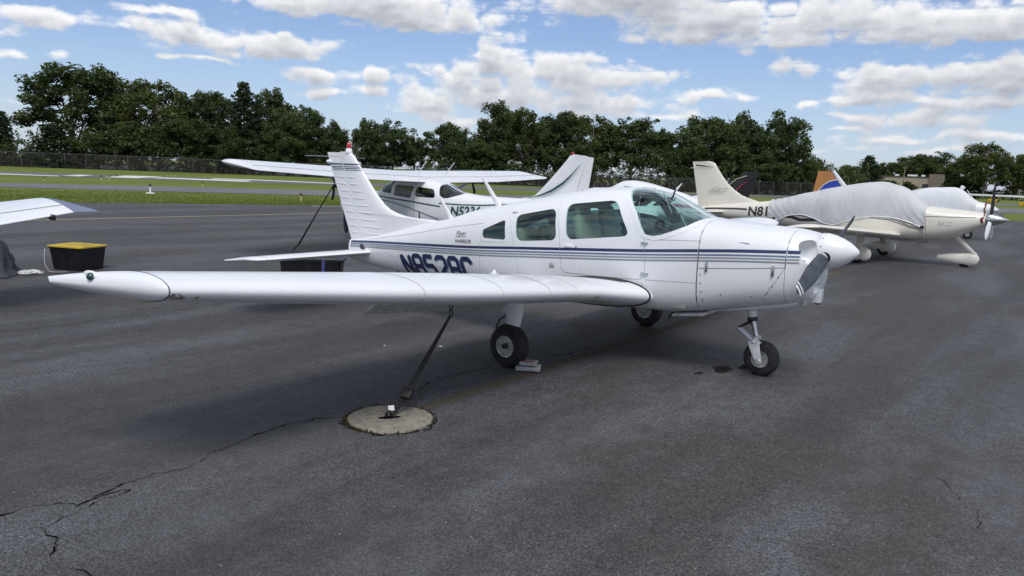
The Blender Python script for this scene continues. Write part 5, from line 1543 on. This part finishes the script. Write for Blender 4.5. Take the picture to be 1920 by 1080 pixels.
for s in (-1, 1):
    lens_wing(N_, 'wing', 'cream', (NY + s * .40, .80, -.62, .70), (NY + s * 2.6, .45, -.68, .845), (NY + s * 5.1, .0, -.74, 1.01), 1, .28, 'cream', .14)
    b = B(); b.loft([blade_ring((.02, NY + s * (1.30 + .30 * f), .66 - .40 * f), .20 * (1 - .25 * f), .055, (1, 0, 0), (0, .7, .7), 12) for f in (0, .5, 1)]); b.build('main_leg', 'cream', N_)
    c = (.02, NY + s * 1.62, .235)
    rr = []
    for f, r in ((-.48, .02), (-.42, .055), (-.25, .10), (-.05, .145), (.12, .165), (.24, .15), (.31, .10), (.335, .03)):
        rr.append([(c[0] + f, c[1] + r * .62 * math.cos(t_), c[2] + .02 * (f < 0) + r * 1.10 * max(-.95, math.sin(t_))) for t_ in [2 * math.pi * k / 18 for k in range(18)]])
    b = B(); b.loft(rr); b.build('wheel_fairing', 'cream', N_)
    wheel(N_, (.04, NY + s * 1.62, .185), .186, .14)
    surf([((-4.02, NY + s * .10, 1.0), (-4.80, NY + s * .10, .97), (0, 0, 1), .8), ((-4.22, NY + s * 1.75, 1.02), (-4.78, NY + s * 1.75, 1.0), (0, 0, 1), .7), ((-4.36, NY + s * 1.86, 1.02), (-4.72, NY + s * 1.86, 1.0), (0, 0, 1), .2)], 'stabiliser', 'cream', N_)
b = B(); b.loft([blade_ring((1.95 + .50 * f, NY, .75 - .44 * f), .12 * (1 - .3 * f), .06, (.6, 0, .8), (0, 1, 0), 12) for f in (0, .5, 1)]); b.build('nose_leg', 'cream', N_)
rr = []
for f, r, dz in ((-.62, .02, .0), (-.60, .06, .0), (-.35, .105, .0), (-.05, .15, -.01), (.12, .165, -.01), (.24, .145, .0), (.30, .09, .01), (.325, .02, .02)):
    rr.append([(2.20 + f, NY + r * .62 * math.cos(t_), .20 + dz + r * 1.0 * max(-.92, math.sin(t_))) for t_ in [2 * math.pi * k / 18 for k in range(18)]])
b = B(); b.loft(rr); b.build('wheel_fairing', 'cream', N_)
wheel(N_, (2.22, NY, .17), .171, .13)
b = B(); b.loft([[(x, NY + .20 * math.cos(t_), z + h * math.sin(t_)) for t_ in [2 * math.pi * k / 16 for k in range(16)]] for x, z, h in ((1.36, .63, .09), (1.6, .68, .08), (1.95, .76, .03))]); b.build('exhaust_fairing', 'cream', N_)
b = B(); b.tube([(1.40, NY - .12, .58), (1.10, NY - .12, .53)], .03, 10); b.build('exhaust_pipe', 'alloy', N_)
MAT['chrome'] = mottled('polished_spinner', (0.66, 0.66, 0.66), (0.58, 0.58, 0.58), 3, 0.16, 1.0)
prop(N_, (2.575, NY, 1.215), (1, 0, .02), .93, 3, rad(88), .12, ['black_paint', 'prop_white', 'prop_white'], .47, .165, 'chrome')
MAT['plug_red'] = mottled('dark_red_foam', (0.16, 0.01, 0.018), (0.11, 0.01, 0.015), 9, 0.85)
for s in (-1, 1):
    q = B().lathe([(-.05, .075), (.018, .075), (.026, .062)], (2.505, NY + s * .245, 1.20), (.75, s * .66, 0), 20).build('intake_plug', 'plug_red'); tag(q, 'dark red foam plug in the near intake of the cream airplane' if s < 0 else 'dark red foam plug in the hidden intake of the cream airplane', 'plug')
B().tube([(2.53, NY - .25, 1.29), (2.52, NY - .10, 1.40), (2.52, NY + .10, 1.40), (2.53, NY + .25, 1.29)], .012, 6).build('plug_cord', 'plug_red', N_)

def fabric(name, c1, c2):
    m, t, b = principled(name, c1, 0.85, spec=0.2)
    oc = t.n('ShaderNodeTexCoord').outputs['Object']
    t.link(t.mix(t.smooth(t.noise(oc, 1.6, 6, .65), .35, .68), c1, c2), b.inputs['Base Color'])
    wv = t.noise(t.vmath('MULTIPLY', oc, (3.0, 3.0, 0.9)), 2.0, 5, .6, .8)
    bn = t.n('ShaderNodeBump', ins={'Strength': .55, 'Distance': .05, 'Height': wv}); t.link(bn.outputs[0], b.inputs['Normal'])
    return m
MAT['cover'] = fabric('grey_cover_fabric', (0.58, 0.59, 0.60), (0.51, 0.52, 0.535))
MAT['cover_light'] = fabric('pale_cover_fabric', (0.68, 0.70, 0.72), (0.61, 0.63, 0.65))
def cover(name, h, x0, x1, low, mat, label, cat, off=.02, nx=110, na=56, seed=1, taut=0.65):
    r = np.random.default_rng(seed); v = []; f = []
    for i in range(nx + 1):
        x = x0 + (x1 - x0) * i / nx; zt, zb, w_, zc, nu, nl = h.par(x); zl = pchip(*low, x)
        for j in range(na + 1):
            q = 2 * j / na - 1.0     # -1 near side edge .. +1 far side edge
            # walk up the section from the hem
            a0 = math.asin(max(-1, min(1, (zl - zc) / (zt - zc) if zl > zc else (zl - zc) / (zc - zb)))) * .96
            a = a0 + (math.pi / 2 - a0) * (1 - abs(q)); c_, s_ = math.cos(a), math.sin(a)
            e = nu if s_ >= 0 else nl
            rr = (abs(c_) ** e + abs(s_) ** e) ** (-1 / e)
            y = c_ * rr * w_ * math.copysign(1, q); z = s_ * rr * ((zt - zc) if s_ >= 0 else (zc - zb))
            d = np.array([0, y / w_, z / (zt - zc)]); d /= np.linalg.norm(d) + 1e-9
            edge = min(1, min(i, nx - i) / (nx * .30))
            u = x + z * .9
            fold = .011 * math.sin(u * 31 + 2.0 * math.sin(z * 6 + seed)) * (1 - edge) + .010 * math.sin((x - z * .55) * 24 + 1.5 * math.sin(x * 4)) * (abs(q) ** 2) + .006 * math.sin(x * 9 + y * 5)
            fold += -.010 * math.exp(-((x - x0 - (x1 - x0) * .33) / .015) ** 2) - .010 * math.exp(-((x - x0 - (x1 - x0) * .62) / .015) ** 2)
            p = np.array([x, h.yc + y, zc + z]) + d * (off + fold * taut); v.append(p)
    m_ = na + 1
    for i in range(nx):
        for j in range(na): f.append((i * m_ + j, i * m_ + j + 1, (i + 1) * m_ + j + 1, (i + 1) * m_ + j))
    root = thing(name, label, cat, (0.5 * (x0 + x1), h.yc, pchip(*low, .5 * (x0 + x1))))
    mk('fabric', v, f, mat, root, angle=80)
    for j in (0, na):
        B().tube([tuple(v[i * m_ + j]) for i in range(0, nx + 1)], .012, 5).build('hem', 'white_b', root)
    for i in (0, nx):
        B().tube([tuple(v[i * m_ + j]) for j in range(0, na + 1)], .010, 5).build('hem', mat, root)
    return root
cv = cover('canopy_cover', HN, -2.68, 1.28, ([-2.68, -2.40, -2.10, -1.74, -1.40, -1.10, -.88, -.60, -.37, 0, .27, .55, .90, 1.15, 1.28], [.99, .90, 1.02, 1.07, 1.00, .90, .875, .96, 1.04, 1.13, 1.155, 1.14, 1.07, .99, .96]), 'cover', 'grey fabric cover draped over the cabin of the cream airplane', 'cover')
for x, zz in ((1.26, .95), (-2.50, .92)):
    strap('cover_strap', [(x, HN.ysurf(x, zz) - .03, zz + .02), (x + .03, HN.ysurf(x, zz) - .04, zz - .17), (x - .01, HN.ysurf(x, zz - .25) - .05, zz - .34), (x - .10, HN.ysurf(x, zz - .25) - .04, zz - .52)], .05, 'webbing', cv)
    B().box((x, HN.ysurf(x, zz) - .03, zz), (.09, .02, .07), bev=.006).build('buckle', 'webbing', cv)

# ------------------------------------------------------------------ simple airplanes farther off
def far_airplane(root, h, x0, x1, d, yc, body, wing, fin, tailx, cap=.20):
    h.loft(x0, x1, 50, 36).build('fuselage', body, root)
    for s in (-1, 1):
        r_, m_, t_ = wing; lens_wing(root, 'wing', body, (yc + s * r_[0], r_[1], r_[2], r_[3]), (yc + s * m_[0], m_[1], m_[2], m_[3]), (yc + s * t_[0], t_[1], t_[2], t_[3]), d, cap, fin[3] if len(fin) > 3 else body, tap=.20)
        xm = .55 * r_[1] + .45 * r_[2]
        b = B(); b.tube([(xm, yc + s * 1.5, r_[3] + .1), (xm, yc + s * 1.5, .2)], .05, 10); b.build('main_strut', body, root); wheel(root, (xm, yc + s * 1.52, .205), .205, .15)
        surf([((tailx, yc + s * .05, .95), (tailx - d * .75, yc + s * .05, .92), (0, 0, 1), 1), ((tailx - d * .06, yc + s * 1.8, .95), (tailx - d * .75, yc + s * 1.8, .92), (0, 0, 1), .8)], 'stabiliser', body, root)
    xn = x1 - .75 if d > 0 else x0 + .75
    b = B(); b.tube([(xn, yc, .8), (xn + d * .08, yc, .2)], .04, 10); b.build('nose_strut', body, root); wheel(root, (xn + d * .08, yc, .175), .175, .13)
    return tail_fin(root, fin[0], fin[1], yc, .05, 'fin', fin[2])

MAT['window_black'] = principled('dark_cabin_glazing', (0.02, 0.025, 0.028), 0.08)[0]
# back row: black fin behind the cream airplane
KY = 17.0
st = []
for r_ in HW.st[::-1]: st.append((-7.86 - r_[0] * .90, *r_[1:]))
HK = Hull(st, KY)
K_ = thing('black_tailed_airplane', 'white airplane with a ribbed black tail fin parked behind the cream airplane', 'airplane', (-7.9, KY, 0))
zk = [1.0, 1.25, 1.36, 1.50, 1.66, 1.90, 2.15, 2.23]
kfin = far_airplane(K_, HK, -7.86 - 2.38 * .9, -7.86 + 3.97 * .9, -1, KY, 'white_b',
    ((.45, -8.58, -7.1, .72), (2.7, -8.56, -7.1, .95), (5.1, -8.25, -7.25, 1.22)),
    (list(zip([-5.7, -5.55, -5.35, -5.07, -4.80, -4.62, -4.46, -4.39], zk)), [(-4.33 + .18 * (z - 1.0) * 1.9, z) for z in zk], 'black_paint', 'white_b'), -4.95)
for k in range(9):
    z = 1.34 + k * .09; x1 = -4.33 + .342 * (z - 1.0)
    B().tube([(x1 - .05, KY - .030, z), (x1 - .42 + .1 * (z - 1.34), KY - .052, z)], .012, 5).build('stiffening_bead', 'charcoal', kfin)
b = B(); b.tube([(-4.98, KY - .062, 1.48), (-4.88, KY - .064, 1.74), (-4.62, KY - .062, 1.98), (-4.30, KY - .055, 2.09)], .009, 6); b.build('pinstripe', 'cream', kfin)
b = B(); b.tube([(-4.85, KY - .064, 1.47), (-4.62, KY - .062, 1.58), (-4.42, KY - .058, 1.80), (-4.24, KY - .050, 1.93)], [.010, .022, .018, .006], 6); b.build('crimson_streak', 'magenta', kfin)
b = B(); b.loft([blade_ring((-6.75 + .24 * f, KY, HK.ztop(-6.75, KY) - .02 + .27 * f), .12 * (1 - .6 * f), .02, (1, 0, 0), (0, 1, 0), 8) for f in (0, .5, 1)]); b.build('blade_antenna', 'white_b', K_)
for s in (-1, 1):
    for a_, c_ in ((-8.42, -7.86), (-7.76, -7.28)): ribbon_on(HK, [(a_, 1.46), (c_, 1.43)], .25, 'side_window', 'window_black', K_, s, .004, 12)
ribbon_on(HK, [(-6.9, 1.05), (-5.6, 1.0), (-4.6, .93)], .10, 'stripe', 'magenta', K_, -1, .004, 4)

# front row beyond: pale cover, orange and blue fin
DY = 28.0
HD = Hull([(-5.3, 1.12, .90, .05, 1.0, 2.2, 2.2), (-3.2, 1.34, .74, .26, 1.02, 2.3, 2.5), (-1.8, 1.62, .62, .46, 1.06, 2.5, 3), (-.6, 1.94, .56, .56, 1.1, 2.6, 3.5), (.28, 1.99, .55, .58, 1.12, 2.6, 3.5), (.62, 1.86, .56, .56, 1.12, 2.6, 3.5), (.98, 1.56, .60, .52, 1.12, 2.8, 3.2), (1.2, 1.47, .66, .48, 1.14, 2.8, 3), (1.50, 1.43, .86, .36, 1.18, 2.5, 2.7), (1.60, 1.38, 1.0, .27, 1.20, 2.3, 2.4)], DY)
D_ = thing('orange_tailed_airplane', 'white airplane under a pale cover with an orange and blue tail fin', 'airplane', (-1, DY, 0))
zd = [1.05, 1.5, 1.8, 2.2, 2.50]
dfin = far_airplane(D_, HD, -5.3, 1.60, 1, DY, 'white_b', ((.45, .45, -.95, .74), (2.6, .35, -.95, .95), (5.1, .05, -.85, 1.2)),
    (list(zip([-3.0, -3.72, -3.95, -4.22, -4.38], zd)), [(-5.22 + .17 * (z - 1.3), z) for z in zd], 'orange', 'white_b'), -4.2)
mk('blue_panel', [(-5.02, DY - .063, 1.42), (-4.92, DY - .063, 1.62), (-4.72, DY - .063, 1.88), (-4.47, DY - .063, 2.05), (-4.20, DY - .063, 2.12), (-4.0, DY - .063, 1.85), (-3.8, DY - .063, 1.62), (-3.7, DY - .063, 1.42)], [(0, 1, 2, 3, 4, 5, 6, 7)], 'blue', dfin)
b = B(); b.tube([(-5.05, DY - .066, 1.42), (-4.95, DY - .066, 1.63), (-4.74, DY - .066, 1.90), (-4.48, DY - .066, 2.075), (-4.20, DY - .066, 2.14)], .022, 5); b.build('white_pinstripe', 'white_b', dfin)
b = B(); b.loft([blade_ring((-4.40 + .60 * f, DY, 2.52 - .78 * f), .13 + .10 * f, .12, (1, 0, .4), (0, 1, 0), 10) for f in (0, .3, .6, 1)]); b.build('fin_leading_edge', 'white_b', dfin)
prop(D_, (1.61, DY, 1.20), (1, 0, 0), .9, 2, .1, .11, ['prop_grey'], .28, .15, 'white_b')
cd2 = cover('canopy_cover', HD, -2.2, 1.12, ([-2.2, -1, 0, 1.12], [1.0, 1.0, 1.05, 1.1]), 'cover_light', 'pale fabric cover over the cabin of the orange-tailed airplane', 'cover', seed=5, taut=.4, nx=60, na=40)
B().box((.55, DY, 2.0), (.16, .10, .16), Euler((0, .6, 0)), bev=.03).build('temperature_probe', 'white_b', D_)
B().tube([(1.0, DY, 1.55), (.72, DY, 1.92)], .012, 5).build('whip_antenna', 'white_b', D_)
rp = B(); rp.tube([(1.42, DY - .34, 1.02), (1.42, DY - .40, 1.2), (1.44, DY - .30, 1.38), (1.45, DY - .1, 1.47), (1.46, DY + .2, 1.45)], .035, 6); o = rp.build('intake_cover_strap', 'plug_red'); tag(o, 'dark red strap round the nose of the orange-tailed airplane', 'strap')

# back row, mostly outside the picture: only a blue-tipped wing shows
LY = -7.80
st = []
for r_ in HW.st[::-1]: st.append((-6.45 - r_[0], *r_[1:]))
HL = Hull(st, LY)
L_ = thing('blue_tipped_airplane', 'white airplane showing only a wing with a grey-blue tip beyond the black storage tote', 'airplane', (-6.5, LY, 0))
zl = [.95, 1.25, 1.34, 1.6, 1.95, 2.10]
far_airplane(L_, HL, -6.45 - 2.38, -6.45 + 3.97, -1, LY, 'white', ((.45, -7.32, -5.62, .73), (2.75, -7.30, -5.66, .965), (4.98, -7.22, -6.06, 1.24)),
    (list(zip([-4.0, -3.55, -3.25, -2.95, -2.62, -2.45], zl)), [(-2.40 + .42 * (z - .9), z) for z in zl], 'white', 'periwinkle'), -3.0, .34)
for s in (-1, 1):
    for a_, c_ in ((-7.10, -6.47), (-6.36, -5.82)): ribbon_on(HL, [(a_, 1.46), (c_, 1.40)], .25, 'side_window', 'window_black', L_, s, .004, 12)
for y, x in ((-3.1, -6.02), (-4.2, -5.92)): B().box((x, y, 1.175 - (abs(y + 2.6)) * .11), (.14, .03, .07), bev=.008).build('aileron_hinge', 'dark_metal', L_)

# ================================================================== things on the ground
# concrete anchor with strap
dk = thing('tie_down_anchor', 'round tan concrete tie-down disc set in the asphalt', 'ground anchor', (.305, -3.465, 0))
b = B(); b.lathe([(.001, .325), (.014, .322), (.018, .30), (.019, .02)], (.305, -3.465, 0), n=56)
rg2 = np.random.default_rng(3)
b.v = [(.305 + (p[0] - .305) * (1 + .012 * math.sin(7 * math.atan2(p[1] + 3.465, p[0] - .305)) + .01 * math.sin(17 * math.atan2(p[1] + 3.465, p[0] - .305) + 1)), -3.465 + (p[1] + 3.465) * (1 + .012 * math.sin(5 * math.atan2(p[1] + 3.465, p[0] - .305) + 2)), p[2]) for p in b.v]
b.build('disc', 'concrete', dk)
mk('slot', [(.305 + .030 * math.cos(a) + .055 * math.sin(a) * .9, -3.475 + .075 * math.sin(a) - .01 * math.cos(a), .0215) for a in [2 * math.pi * k / 20 for k in range(20)]], [tuple(range(20))], 'crack', dk)
b = B(); b.tube([(.305 + .035 * math.cos(a), -3.468 + .01 * math.cos(a), .022 + .045 * math.sin(a)) for a in [math.pi * k / 8 for k in range(9)]], .010, 8); b.build('ring', 'dark_metal', dk)
crk = []
for k in range(41):
    a = 2 * math.pi * k / 40; q = .345 + .012 * math.sin(5 * a) + .01 * math.sin(11 * a); crk.append((.305 + q * math.cos(a), -3.465 + q * math.sin(a)))
crack(crk, .016, 77, 'anchor_joint')
mt = {}
MAT['dry_grass'] = leaf_mat('dry_weeds', (0.055, 0.042, 0.022), (0.12, 0.10, 0.05))
r = np.random.default_rng(8); V = []; T = []
for k in range(260):
    a = r.normal(3.9, .8) if k % 3 else r.random() * 6.28; q = .332 + .022 * r.random(); p = np.array([.305 + q * math.cos(a), -3.465 + q * math.sin(a), .003]); h_ = .004 + .03 * r.random() ** 4
    u = r.normal(size=3) * .005; V += [p - u * [1, 1, 0], p + u * [1, 1, 0], p + np.array([*(r.normal(size=2) * .014), h_]), p + np.array([*(r.normal(size=2) * .01), h_ * .9])]; T += [r.random()] * 4
o = bpy.data.objects.new('weeds', leaf_mesh('weeds', np.array(V), np.array(T), 'dry_grass')); COL.objects.link(o); tag(o, 'dry weeds in the joint around the concrete disc', 'weeds', kind='stuff')

sp_ = thing('ratchet_strap', 'black ratchet strap from the wing of the striped airplane to the concrete disc', 'strap', (.30, -3.44, .06))
T0, T1, T2, T3 = Vector((.25, -2.735, .70)), Vector((.278, -3.235, .185)), Vector((.290, -3.31, .11)), Vector((.302, -3.425, .055))
strap('webbing', [T0, T0.lerp(T1, .35), T0.lerp(T1, .7), T1], [.022, .034, .046, .05], 'webbing', sp_, face=(.8, -.6, 0))
b = B(); b.box(T1.lerp(T2, .3), (.085, .10, .055), Euler((rad(47), 0, .25)), bev=.008); b.tube([T1 + Vector((-.055, .0, .01)), T1 + Vector((.055, -.0, .01))], .014, 8); b.tube([T2 + Vector((-.05, .01, .0)), T2 + Vector((.05, .01, .0))], .012, 8); b.build('ratchet', 'dark_metal', sp_)
strap('lower_webbing', [T2, T3], .045, 'webbing', sp_, face=(.8, -.6, 0))
strap('tag', [T3 + Vector((-.02, -.012, .045)), T3 + Vector((.005, -.03, .015))], .045, 'white_b', sp_, face=(.8, -.6, 0))
for k in range(2):
    c = T0 + Vector((.0, .012, .028 + .055 * k)); a0 = k * math.pi / 2
    B().tube([c + Vector((math.cos(a0) * .017 * math.cos(t_), math.sin(a0) * .017 * math.cos(t_), .030 * math.sin(t_))) for t_ in [2 * math.pi * j / 14 for j in range(15)]], .0055, 6, cap=False).build('chain_link', 'dark_metal', sp_)
B().tube([T3, T3 + Vector((.0, -.025, -.02)), Vector((.305, -3.465, .05))], .009, 8).build('hook', 'dark_metal', sp_)
# small tackle boxes by the wheel
MAT['clear_box'] = mottled('cloudy_clear_plastic', (0.42, 0.43, 0.43), (0.30, 0.31, 0.31), 25, 0.25)
MAT['label_red'] = mottled('red_label', (0.42, 0.07, 0.06), (0.30, 0.16, 0.14), 60, 0.4)
for (z, sx, sy, sz, rz, nm, lab) in ((.026, .235, .17, .048, .55, 'parts_box', 'cloudy plastic parts box on the asphalt, lower of two by the wheel'), (.073, .165, .125, .040, .50, 'parts_box', 'smaller plastic parts box with a red label, stacked by the wheel')):
    q = thing(nm, lab, 'box', (.215, -1.50, z - sz * .5), 'plastic parts boxes')
    c = (.215, -1.50, z); E_ = Euler((0, 0, rz))
    B().box(c, (sx, sy, sz * .55), E_, bev=.006).build('tray', 'clear_box', q); B().box((c[0], c[1], z + sz * .36), (sx + .008, sy + .008, sz * .28), E_, bev=.005).build('lid', 'clear_box', q)
    R_ = E_.to_matrix()
    for s in (-.28, .28):
        p = R_ @ Vector((sx * s, -sy * .5 - .004, 0)); B().box((c[0] + p.x, c[1] + p.y, z + sz * .1), (.03, .008, sz * .6), E_, bev=.002).build('latch', 'seam_soft', q)
    if sx < .2: B().box((c[0], c[1], z + sz * .515), (sx * .7, sy * .62, .002), E_).build('paper_label', 'label_red', q)

# storage totes
MAT['lid_yellow'] = mottled('yellow_plastic', (0.52, 0.38, 0.025), (0.42, 0.30, 0.03), 6, 0.45)
def tote(name, label, c, L, Wd, H, rz, lidmat, bodymat):
    q = thing(name, label, 'storage tote', (c[0], c[1], 0.0), None); E_ = Matrix.Rotation(rz, 3, 'Z')
    def rect(l, w_, z, r=.05):
        out = []
        for cx, cy, a0 in ((1, 1, 0), (-1, 1, 90), (-1, -1, 180), (1, -1, 270)):
            for k in range(5):
                a = rad(a0 + 22.5 * k); p = E_ @ Vector((cx * (l * .5 - r) + r * math.cos(a), cy * (w_ * .5 - r) + r * math.sin(a), 0)); out.append((c[0] + p.x, c[1] + p.y, z))
        return out
    b = B(); b.loft([rect(L * .84, Wd * .82, .004), rect(L * .85, Wd * .83, .02), rect(L * .95, Wd * .94, H * .86), rect(L * .99, Wd * .98, H * .87), rect(L * .99, Wd * .98, H * .91)]); b.build('body', bodymat, q, angle=50)
    b = B(); b.loft([rect(L, Wd, H * .905), rect(L * 1.015, Wd * 1.02, H * .915), rect(L * 1.015, Wd * 1.02, H * .965), rect(L * .98, Wd * .97, H * .975), rect(L * .84, Wd * .78, H * .975), rect(L * .82, Wd * .76, H * 1.0)]); ld = b.build('lid', lidmat, q, angle=40)
    for k in (-1, 0, 1):
        p = E_ @ Vector((k * L * .24, 0, 0)); B().box((c[0] + p.x, c[1] + p.y, H * 1.008), (L * .17, Wd * .55, H * .03), E_.to_euler(), bev=.008).build('lid_rib', lidmat, ld)
    for k in range(5):
        for s in (-1, 1):
            p = E_ @ Vector(((k - 2) * L * .18, s * Wd * .452, 0)); b = B(); b.tube([(c[0] + p.x * .93, c[1] + p.y * .93, .06), (c[0] + p.x, c[1] + p.y, H * .80)], .016, 6); b.build('body_rib', bodymat, q)
    return q
vd = math.atan2(6.0, -13.2)
tote('storage_tote', 'black plastic tote with a yellow lid standing behind the wing tip', (-9.20, -1.36), .70, .60, .42, vd + rad(45), 'lid_yellow', 'black_plastic')
B().tube([(-9.24, -1.86, .37), (-9.16, -1.91, .28), (-9.12, -1.92, .12), (-9.02, -1.90, .015), (-8.90, -1.80, .012), (-8.86, -1.70, .012)], .003, 5).build('tote_cord', 'dirty_white', bpy.data.objects['storage_tote'])
q = tote('storage_case', 'long black storage case with a blue band under the tail', (-4.95, .12), .95, .50, .52, math.atan2(.60, .69), 'black_plastic', 'black_plastic')
E_ = Matrix.Rotation(math.atan2(.60, .69), 3, 'Z'); MAT['blue_band'] = mottled('blue_webbing', (0.05, 0.07, 0.22), (0.04, 0.05, 0.15), 20, 0.7)
p = E_ @ Vector((.20, -.262, 0)); strap('band', [(-4.95 + p.x, .12 + p.y, .50), (-4.95 + p.x * .96, .12 + p.y * .96 - .006, .12)], .045, 'blue_band', q, face=(E_ @ Vector((0, 1, 0))))

# grey tarpaulin bundle
MAT['tarp'] = fabric('dark_grey_tarpaulin', (0.045, 0.05, 0.06), (0.07, 0.075, 0.085))
tb = thing('tarpaulin_bundle', 'dark grey tarpaulin bundle standing on the asphalt beside the yellow-lidded tote', 'tarpaulin', (-9.45, -2.75, 0))
v = []; f = []; nu_, nv_ = 64, 26
for i in range(nv_ + 1):
    t_ = i / nv_
    for k in range(nu_):
        a = 2 * math.pi * k / nu_; R_ = .50 * (1 - .40 * t_ ** 1.3) * (1 + .06 * math.sin(3 * a + 1) + .05 * math.sin(5 * a + t_ * 4)) + .035 * math.sin(9 * a + 6 * t_) * (1 - t_) + .02 * math.sin(14 * a - 9 * t_)
        if t_ > .82: R_ *= math.sqrt(max(0, 1 - ((t_ - .82) / .18) ** 2)) * .999 + .001
        z = .012 + .55 * min(t_ / .9, 1) + .02 * math.sin(4 * a) * t_
        if t_ < .12: R_ += .06 * (1 - t_ / .12)
        v.append((-9.45 + R_ * math.cos(a) * 1.15, -2.75 + R_ * math.sin(a), z))
for i in range(nv_):
    for k in range(nu_): f.append((i * nu_ + k, i * nu_ + (k + 1) % nu_, (i + 1) * nu_ + (k + 1) % nu_, (i + 1) * nu_ + k))
f.append(tuple(nv_ * nu_ + k for k in range(nu_)))
mk('fabric', v, f, 'tarp', tb, angle=70)
rr = np.random.default_rng(12); P = []
for k in range(170):
    a = k * .38; q_ = .35 + .65 * rr.random(); P.append((-8.98 + .15 * math.cos(a) * q_, -2.20 + .20 * math.sin(a * .93) * q_, .010 + .075 * (1 - q_) + .015 * rr.random()))
o = B().tube(P, .006, 5).build('rope', 'white_b'); tag(o, 'loose heap of white rope beside the grey tarpaulin bundle', 'rope')
# scraps on the asphalt
for i, (x, y, s) in enumerate(((-1.05, -1.35, .035), (-1.5, -1.75, .018), (-1.9, 3.6, .03))):
    o = B().box((x, y, .006), (s, s * .6, .008), Euler((0, 0, i)), bev=.002).build('litter_scrap', 'white_b'); tag(o, 'tiny white scrap lying on the dark asphalt', 'litter', 'scraps on the asphalt')
